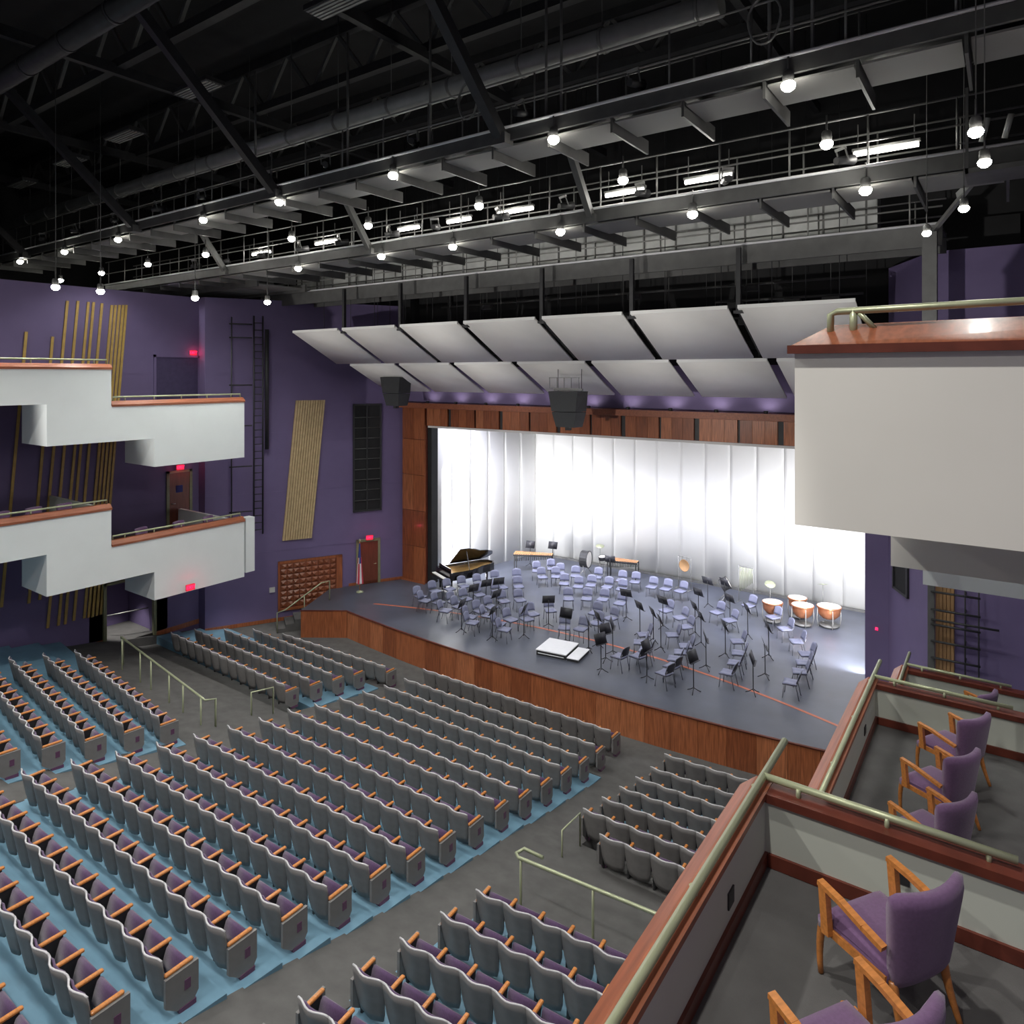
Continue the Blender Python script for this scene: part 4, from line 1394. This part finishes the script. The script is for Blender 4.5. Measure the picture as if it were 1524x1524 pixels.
for place, y, lst, pw in down_rows:
    for k, spot in enumerate(lst):
        x, y_, z = spot if len(spot) == 3 else (spot[0], y, spot[1])
        where = 'in the %s, counted from the stage' % place if y is None else 'from the right under the %s' % place
        t = empty('downlight', (x, y_, z - .05), 0, 'small bright downlight, %s %s' % (ORD[k + 1], where), 'downlight', 'downlights in the hall ceiling')
        if y is None and x > 0:
            t.scale = (.66, .66, .66)
        link('housing', HOUSE, t)
        link('lens', LENS, t)
        link('stem', STEM, t)
        if y is None:
            MB().tube([(0, 0, .5), (0, 0, (22.0 - z) / t.scale.x)], .012, 5).build('cable', M['darkmetal'], t)
        if y is None or -16.5 < x < 11.2:
            lamp('lamp', 'SPOT', (0, 0, -.08), pw, WARM, (0, 0, 0), parent=t, spot_size=R(120), spot_blend=.7, shadow_soft_size=.10)
# fluorescent tubes over the second catwalk
for k, (x, L) in enumerate(((11.13, 1.2), (7.37, 1.15), (5.18, 1.1), (1.74, 1.2), (-.35, .9), (-2.44, .9), (-6.44, 1.1), (-10.2, 1.1))):
    t = empty('fluorescent_light', (x, 16.3, 15.93), 0, 'glowing fluorescent tube, %s from the right on the second catwalk' % ORD[k + 1], 'fluorescent light', 'fluorescent tubes on the second catwalk')
    MB().tube([(-L / 2, 0, 0), (L / 2, 0, 0)], .055, 8).build('tube', M['tube'], t)
    MB().box(-L / 2 - .03, L / 2 + .03, -.05, .05, .06, .11).build('reflector', M['greymetal'], t)
    for s in (-1, 1):
        MB().bar((s * (L / 2 - .08), .0, .1), (s * (L / 2 - .08), .0, .62), .02, .02).build('bracket', M['darkmetal'], t)
    lamp('tube_lamp', 'POINT', (0, -.05, -.12), 60, (1, .97, .9), parent=t, shadow_soft_size=.2)
# side bracket at the right end of the last catwalk
br = empty('side_bracket', (11.7, 19.9, 14.75), 0, 'grey diagonal bracket carrying a light at the right catwalk end', 'bracket')
MB().bar((0, 0, 0), (1.3, -2.0, 1.15), .09, .09).build('arm', M['greymetal'], br)
MB().bar((.55, -.9, .62), (1.35, -2.1, 1.1), .04, .14).build('plate', M['galv'], br)
# platform box with lights at right (junction of the second catwalk)
eb = empty('end_platform', (13.3, 15.6, 15.6), 0, 'dark equipment platform at the right end of the second catwalk', 'platform')
MB().box(-.75, .9, -.1, .9, -.6, -.5).build('deck', M['darkmetal'], eb)
for x in (-.75, .88):
    MB().box(x, x + .05, -.1, -.05, -.6, 1.0).build('upright', M['darkmetal'], eb)
for k in range(4):
    MB().tube([(-.5 + .35 * k, .1, .0), (-.4 + .35 * k, .0, .4)], .05, 6).build('cable_bundle', M['galv'], eb)
# faint rigging in the black void above the panels
for k, (x0, x1, y, z) in enumerate(((-7.5, -3.2, 23.5, 13.4), (-2.0, 2.3, 23.8, 13.55), (2.5, 6.8, 24.0, 13.2), (5.0, 9.6, 23.6, 13.75), (-8.3, 9.5, 24.6, 14.4))):
    t = empty('rigging_pipe', ((x0 + x1) / 2, y, z), 0, 'faint grey rigging pipe, %s of those in the dark above the panels' % ORD[k + 1], 'pipe', 'rigging above the reflector panels')
    w = (x1 - x0) / 2
    MB().tube([(-w, 0, 0), (w, 0, 0)], .04, 6).build('pipe', M['darkmetal'], t)
    for s in (-.7, 0.1, .6):
        MB().box(w * s - .25, w * s + .25, -.1, .1, -.24, -.05).build('motor', M['darkmetal'], t)
        MB().tube([(w * s, 0, 0), (w * s, 0, 2.0)], .012, 5).build('chain', M['darkmetal'], t)

# ------------------------------------------------------------------ orchestra
POD = Vector((-.12, 21.75))
# podium
pd = empty('podium', (-.15, 21.7, STZ), R(8), 'low white-topped conductor podium with a step at stage front', 'podium')
MB().box(-.62, .52, -.55, .65, 0, .17).build('base', M['blackmetal'], pd)
MB().box(-.64, .54, -.57, .67, .17, .20).build('top', M['podium'], pd)
MB().box(.58, 1.0, -.55, .5, 0, .09).build('step', M['blackmetal'], pd)
MB().box(.57, 1.02, -.57, .52, .09, .115).build('step_top', M['podium'], pd)
MB().box(-.55, .45, -.57, -.54, .07, .09).build('trim_line', M['podium'], pd)


def make_chair():
    """faces +y"""
    t = empty('orchestra_chair')

    def seat(u, v):
        x = (u - .5) * (.46 - .05 * (1 - v))
        y = -.2 + .42 * v
        return (x, y, .455 + .02 * abs(2 * u - 1) ** 2 - (.03 * max(0, v - .8) * 5) * .3)
    st_ = MB().slab(4, 4, seat, (0, 0, -.035)).build('seat', M['chairpoly'], t)

    def back(u, v):
        a = (u - .5) * 2
        w = .215 * (1 - .25 * max(0, v - .6) ** 1.2)
        return (a * w, -.21 - .09 * v + .03 * a * a, .52 + .33 * v - .05 * a * a * v)
    bk_ = MB().slab(6, 4, back, (0, -.018, 0)).build('backrest', M['chairpoly'], t)
    MB().slab(6, 4, lambda u, v: tuple(Vector(back(u, v)) + Vector((0, -.019, 0))), (0, -.018, 0)).build('back_shell', M['chairdark'], bk_)
    MB().slab(4, 4, lambda u, v: tuple(Vector(seat(u, v)) + Vector((0, 0, -.037))), (0, 0, -.012)).build('seat_pan', M['chairdark'], st_)
    for s in (-1, 1):
        MB().tube([(s * .20, .17, .43), (s * .215, .22, 0)], .014, 5).build('leg', M['chrome'], t)
        MB().tube([(s * .20, -.26, .62), (s * .20, -.17, .42), (s * .215, -.27, 0)], .014, 5).build('leg', M['chrome'], t)
        MB().tube([(s * .20, -.17, .425), (s * .20, .17, .425)], .013, 5).build('seat_frame', M['chrome'], t)
    snapshot(t)
    return t


def make_stand():
    """desk face looks towards +y (the player)"""
    t = empty('music_stand')
    dk_ = MB().slab(1, 1, lambda u, v: ((u - .5) * .5, -.02 - .12 * v, .98 + .33 * v), (0, -.015, .004)).build('desk', M['chairdark'], t)
    MB().bar((-.25, .005, .98), (.25, .005, .98), .06, .012).build('ledge', M['chairdark'], dk_)
    MB().tube([(0, -.09, 1.12), (0, -.06, .95), (0, -.05, .1)], .016, 6).build('pole', M['blackmetal'], t)
    for k in range(3):
        a = k * 2 * PI / 3 + .4
        MB().tube([(0, -.05, .16), (.14 * math.cos(a), -.05 + .14 * math.sin(a), .06), (.24 * math.cos(a), -.05 + .24 * math.sin(a), .012)], .014, 5).build('leg', M['blackmetal'], t)
    snapshot(t)
    return t


chairs = [(-3.83, 21.28), (4.13, 21.31), (-2.38, 21.42), (2.33, 21.67), (-5.60, 21.73), (-4.29, 21.74), (-2.90, 21.79), (4.12, 21.95), (2.84, 22.06), (-7.13, 22.18), (-3.81, 22.26), (-6.49, 22.33), (-5.46, 22.41), (-2.80, 22.42), (-7.69, 22.49), (-4.40, 22.50), (5.79, 22.52), (3.95, 22.57), (2.83, 22.70), (-6.00, 22.75), (-2.32, 22.84), (-0.63, 22.92), (7.64, 22.96), (-0.03, 23.16), (-4.34, 23.18), (3.91, 23.21), (2.37, 23.22), (-5.85, 23.37), (5.73, 23.41), (-7.68, 23.43), (-2.46, 23.47), (3.85, 23.85), (7.68, 23.95), (2.17, 24.01), (-7.35, 24.05), (0.13, 24.05), (-4.35, 24.09), (-5.75, 24.17), (-2.12, 24.27), (5.58, 24.31), (3.05, 24.58), (-3.87, 24.61), (-7.10, 24.75), (7.61, 24.75), (0.37, 24.84), (-5.38, 25.00), (-0.44, 25.04), (5.22, 25.35), (-6.73, 25.43), (7.52, 25.58), (-5.56, 25.61), (3.14, 25.67), (-2.27, 25.98), (-5.03, 26.17), (-6.43, 26.33), (-1.62, 26.44), (2.58, 26.51), (6.97, 26.59), (-0.16, 26.71), (-1.00, 26.76), (1.78, 26.98), (-5.79, 27.15), (4.28, 27.36), (6.29, 27.66), (-2.79, 27.75), (-3.55, 27.76), (3.56, 27.98), (-4.94, 28.04), (-2.43, 28.28), (-1.68, 28.47), (-4.47, 28.51), (-1.01, 28.55), (5.58, 28.72), (-5.75, 28.79), (-4.63, 29.16), (-3.77, 29.17), (-5.38, 29.57), (-2.80, 29.57), (4.37, 29.59), (-0.03, 29.65), (0.62, 29.71), (-1.62, 29.76), (1.29, 29.80), (-0.99, 29.91)]
stands = [(2.0, 21.04), (-4.35, 21.2), (-2.88, 21.26), (3.52, 21.4), (5.1, 21.44), (1.7, 21.94), (-.35, 22.52), (-2.0, 22.1), (6.68, 22.45), (1.63, 22.66), (0.75, 22.45), (-3.96, 22.97), (-5.2, 23.04), (0.81, 23.08), (4.81, 23.4), (-1.8, 23.63), (-5.17, 23.9), (6.65, 23.89), (2.88, 24.04), (-4.9, 24.43), (2.32, 24.64), (5.0, 24.83), (1.56, 25.06), (3.92, 25.33), (6.3, 25.6), (3.35, 26.22), (2.02, 26.2), (0.39, 26.2), (5.09, 27.16), (4.12, 28.0), (2.8, 28.03), (2.56, 29.77), (3.25, 30.0), (-2.61, 30.55)]
CT = Vector((-.1, 21.9))


def arcs(pts):
    """split into arcs by distance from the podium, then order by angle from the left"""
    out = {}
    for p in pts:
        d = (Vector(p) - CT).length
        out.setdefault(int(d // 1.25), []).append(p)
    res = []
    for a, key in enumerate(sorted(out)):
        for k, p in enumerate(sorted(out[key], key=lambda q: -math.atan2(q[1] - CT.y, q[0] - CT.x) if q[1] >= CT.y - 2 else 0)):
            res.append((p, a + 1, k + 1))
    return res


ch0 = make_chair()
for i, (p, a, k) in enumerate(arcs(chairs)):
    o = ch0 if i == 0 else copy_tree(ch0)
    d = CT - Vector(p)
    if p[1] < 22.3:
        d = Vector((-1 if p[0] > 0 else 1, .25))
    o.location = (p[0], p[1], STZ)
    o.rotation_euler = (0, 0, math.atan2(d.y, d.x) - PI / 2 + random.uniform(-.12, .12))
    tag(o, 'lavender-grey orchestra chair, %s from the left in the %s arc around the podium' % (ORD[k], ORD[a]), 'chair', 'orchestra chairs on the stage')
ms0 = make_stand()
for i, (p, a, k) in enumerate(arcs(stands)):
    o = ms0 if i == 0 else copy_tree(ms0)
    d = Vector(p) - CT
    if p == (-.35, 22.52):
        d = Vector((0, -1))
    elif p[1] < 22.3:
        d = Vector((1 if p[0] > 0 else -1, -.2))
    o.location = (p[0], p[1], STZ)
    o.rotation_euler = (0, 0, math.atan2(d.y, d.x) - PI / 2 + random.uniform(-.15, .15))
    tag(o, 'black music stand, %s from the left in the %s arc around the podium' % (ORD[k], ORD[a]), 'music stand', 'music stands on the stage')

# grand piano: keyboard at local y=0 end, tail to +y, lid open on the -x side
pn = empty('grand_piano', (-8.35, 24.75, STZ), R(-24), 'open black grand piano with gold interior at stage left', 'piano')
out = [(-.75, 0), (.75, 0), (.76, .7), (.72, 1.2), (.55, 1.6), (.32, 1.95), (.22, 2.4), (.05, 2.72), (-.25, 2.85), (-.55, 2.75), (-.74, 2.4), (-.75, 1.2)]
n = len(out)
rimv = [(x, y, .62) for x, y in out] + [(x, y, .98) for x, y in out]
cx_, cy_ = 0, 1.2
inn = [(cx_ + (x - cx_) * .93, cy_ + (y - cy_) * .95) for x, y in out]
rimv += [(x, y, .98) for x, y in inn] + [(x, y, .86) for x, y in inn]
ff = [tuple(range(n - 1, -1, -1))]
for L_ in range(3):
    for i in range(n):
        j = (i + 1) % n
        ff.append((L_ * n + i, L_ * n + j, (L_ + 1) * n + j, (L_ + 1) * n + i))
MB().add(rimv, ff).build('case', M['piano'], pn)
MB().prism([(x * 1.0, y) for x, y in inn], .85, .87).build('soundboard', M['pianogold'], pn)
MB().box(-.75, .75, -.30, .02, .62, .74).build('key_bed', M['piano'], pn)
MB().box(-.62, .62, -.27, -.10, .74, .765).build('keyboard', M['head'], pn)
MB().box(-.62, .62, .1, .14, .9, 1.15).build('music_desk', M['piano'], pn)
ld = MB()
tl = R(38)
lid = [(x + .75, y) for x, y in out if y >= .7] + [(0, .7)]
lv = [(-.75 + x * math.cos(tl), y, .99 + x * math.sin(tl)) for x, y in lid]
lv2 = [(x - .03 * math.sin(tl), y, z + .03) for x, y, z in lv]
m_ = len(lv)
ld.add(lv + lv2, [tuple(range(m_ - 1, -1, -1)), tuple(range(m_, 2 * m_))] + [(i, (i + 1) % m_, (i + 1) % m_ + m_, i + m_) for i in range(m_)])
ld.build('lid', M['piano'], pn)
MB().bar((.60, 1.1, .9), (.28, 1.1, 1.76), .03, .03).build('lid_prop', M['piano'], pn)
for x, y in ((-.6, .15), (.6, .15), (-.2, 2.45)):
    MB().tube([(x, y, .62), (x, y, .12), (x, y, 0)], [.07, .05, .05], 8).build('leg', M['piano'], pn)
MB().box(-.1, .1, -.02, .12, .05, .62).build('pedal_lyre', M['piano'], pn)

# timpani
for k, (x, y, r) in enumerate(((5.35, 29.45, .38), (6.45, 29.75, .41), (7.35, 30.2, .44), (6.05, 30.6, .36))):
    t = empty('timpani_drum', (x, y, STZ), 0, ['copper timpani drum at the left of its group', 'copper timpani drum in front centre of its group', 'copper timpani drum nearest the right shell wall', 'copper timpani drum standing behind the others'][k], 'drum', 'copper timpani at the back right of the stage')
    MB().lathe([(.05, .32), (r * .6, .36), (r * .9, .5), (r, .68), (r, .8)], 18).build('kettle', M['copper'], t)
    MB().lathe([(r, .78), (r + .03, .78), (r + .03, .83), (r, .84)], 18).build('hoop', M['copper'], t)
    MB().lathe([(0, .835), (r, .835)], 18).build('drum_head', M['head'], t)
    for a in range(4):
        q = a * PI / 2 + .5
        MB().tube([(r * math.cos(q), r * math.sin(q), .8), (r * 1.05 * math.cos(q), r * 1.05 * math.sin(q), .3), (r * .9 * math.cos(q), r * .9 * math.sin(q), 0)], .018, 5).build('leg', M['greymetal'], t)
    MB().lathe([(0, .05), (r * .85, .05), (r * .85, .1), (0, .1)], 14).build('base', M['darkmetal'], t)


# mallet instruments and tables along the back
def mallet(name, loc, rz, L, label):
    t = empty(name, loc, rz, label, 'percussion')
    n = 18
    for k in range(n):
        x = -L / 2 + L * (k + .1) / n
        w = L / n * .8
        d = .30 - .12 * k / n
        MB().box(x, x + w, -d, d, .88, .905).build('bar', M['marimba'], t)
    MB().bar((-L / 2, -.34, .83), (L / 2, -.2, .83), .04, .08).build('frame_rail', M['blackmetal'], t)
    MB().bar((-L / 2, .34, .83), (L / 2, .2, .83), .04, .08).build('frame_rail', M['blackmetal'], t)
    for k in range(n):
        MB().tube([(-L / 2 + L * (k + .5) / n, 0, .85), (-L / 2 + L * (k + .5) / n, 0, .45 + .2 * k / n)], .025, 6).build('resonator', M['darkmetal'], t)
    for s in (-1, 1):
        MB().bar((s * L / 2 * .95, -.28, .85), (s * L / 2 * .95, -.28, 0), .04, .05).build('leg', M['blackmetal'], t)
        MB().bar((s * L / 2 * .95, .28, .85), (s * L / 2 * .95, .28, 0), .04, .05).build('leg', M['blackmetal'], t)
    return t


mallet('marimba', (-6.75, 30.0, STZ), R(24), 2.0, 'long wooden-barred marimba at the back left of the stage')
mallet('xylophone', (-2.4, 31.5, STZ), R(10), 1.5, 'wooden-barred xylophone standing near the shell in the back centre')
for k, (x, y) in enumerate(((-7.35, 30.55), (-6.3, 31.1))):
    o = copy_tree(ms0)
    o.location = (x, y, STZ)
    o.rotation_euler = (0, 0, PI + R(10))
    tag(o, ['black music stand behind the left part of the marimba', 'black music stand behind the right part of the marimba'][k], 'music stand', 'music stands on the stage')


def drum(name, loc, r, d, z, label, m, rz=0, tilt=90):
    t = empty(name, loc, rz, label, 'drum')
    a = MB().lathe([(0, -d / 2), (r, -d / 2), (r, d / 2), (0, d / 2)], 18, smooth=False).build('drum_shell', M[m], t, (0, 0, z))
    a.rotation_euler = (R(tilt), 0, 0)
    h = MB().lathe([(0, d / 2 + .004), (r * .94, d / 2 + .004)], 18).build('drum_head', M['head'], t, (0, 0, z))
    h.rotation_euler = (R(tilt), 0, 0)
    g = MB().lathe([(r * .94, d / 2 - .02), (r * 1.03, d / 2 - .02), (r * 1.03, d / 2 + .02), (r * .94, d / 2 + .02)], 18).build('hoop', M['blackmetal'], t, (0, 0, z))
    g.rotation_euler = (R(tilt), 0, 0)
    for s in (-1, 1):
        MB().tube([(s * r * .8, 0, z), (s * r * .7, .0, .3), (s * r * .9, -.2, 0)], .018, 5).build('leg', M['greymetal'], t)
        MB().tube([(s * r * .7, 0, .3), (s * r * .9, .25, 0)], .018, 5).build('leg', M['greymetal'], t)
    return t


drum('bass_drum', (-4.2, 30.9, STZ), .42, .38, .80, 'dark concert bass drum on a stand near the back wall', 'blackmetal', R(98))
drum('snare_drum', (-3.5, 31.4, STZ), .2, .16, .85, 'small dark snare drum beside the bass drum', 'blackmetal', 0, 12)
drum('tom_drum', (2.95, 30.75, STZ), .28, .35, .82, 'dark tom drum standing at back right of centre', 'blackmetal', R(110), 60)
gg = empty('gong', (.75, 31.6, STZ), R(-15), 'tan gong on a slim frame before the white shell', 'gong')
gd = MB().lathe([(0, -.03), (.26, -.02), (.29, .03), (.27, .03), (.24, 0), (0, -.01)], 18).build('disc', M['tan'], gg, (0, 0, 1.1))
gd.rotation_euler = (R(90), 0, 0)
for s in (-1, 1):
    MB().tube([(s * .36, 0, 1.5), (s * .36, 0, 0)], .018, 6).build('upright', M['greymetal'], gg)
    MB().tube([(s * .36, -.25, .015), (s * .36, .25, .015)], .018, 6).build('foot', M['greymetal'], gg)
MB().tube([(-.36, 0, 1.5), (.36, 0, 1.5)], .018, 6).build('crossbar', M['greymetal'], gg)
for s in (-1, 1):
    MB().tube([(s * .12, 0, 1.5), (s * .12, 0, 1.33)], .006, 4).build('cord', M['blackmetal'], gg)
ck = empty('tubular_chimes', (3.75, 31.2, STZ), R(-10), 'tall slim tubular chimes on a frame at back right of centre', 'chimes')
for k in range(9):
    MB().tube([(-.28 + .07 * k, 0, 1.55), (-.28 + .07 * k, 0, .45 + .06 * k)], .016, 6).build('chime', M['brass'], ck)
for s in (-1, 1):
    MB().tube([(s * .34, 0, 1.62), (s * .34, 0, 0)], .016, 6).build('upright', M['greymetal'], ck)
    MB().tube([(s * .34, -.22, .015), (s * .34, .22, .015)], .016, 6).build('foot', M['greymetal'], ck)
MB().tube([(-.34, 0, 1.6), (.34, 0, 1.6)], .018, 6).build('crossbar', M['greymetal'], ck)
# cymbals on stands
for k, (x, y, z, ti) in enumerate(((5.0, 30.4, 1.25, 25), (6.9, 31.3, 1.35, -15), (-3.9, 31.9, 1.3, 12))):
    t = empty('cymbal_stand', (x, y, STZ), 0, ['tilted cymbal stand left of the timpani', 'cymbal stand behind the timpani', 'cymbal stand beyond the bass drum'][k], 'cymbal')
    o = MB().lathe([(0, .03), (.05, .02), (.22, 0), (.22, -.005), (.05, .012), (0, .02)], 16).build('cymbal', M['brass'], t, (0, 0, z))
    o.rotation_euler = (R(ti), R(ti * .6), 0)
    MB().tube([(0, 0, z + .03), (0, 0, .2)], .014, 6).build('pole', M['greymetal'], t)
    for q in range(3):
        a = q * 2 * PI / 3
        MB().tube([(0, 0, .25), (.26 * math.cos(a), .26 * math.sin(a), .012)], .012, 5).build('leg', M['greymetal'], t)
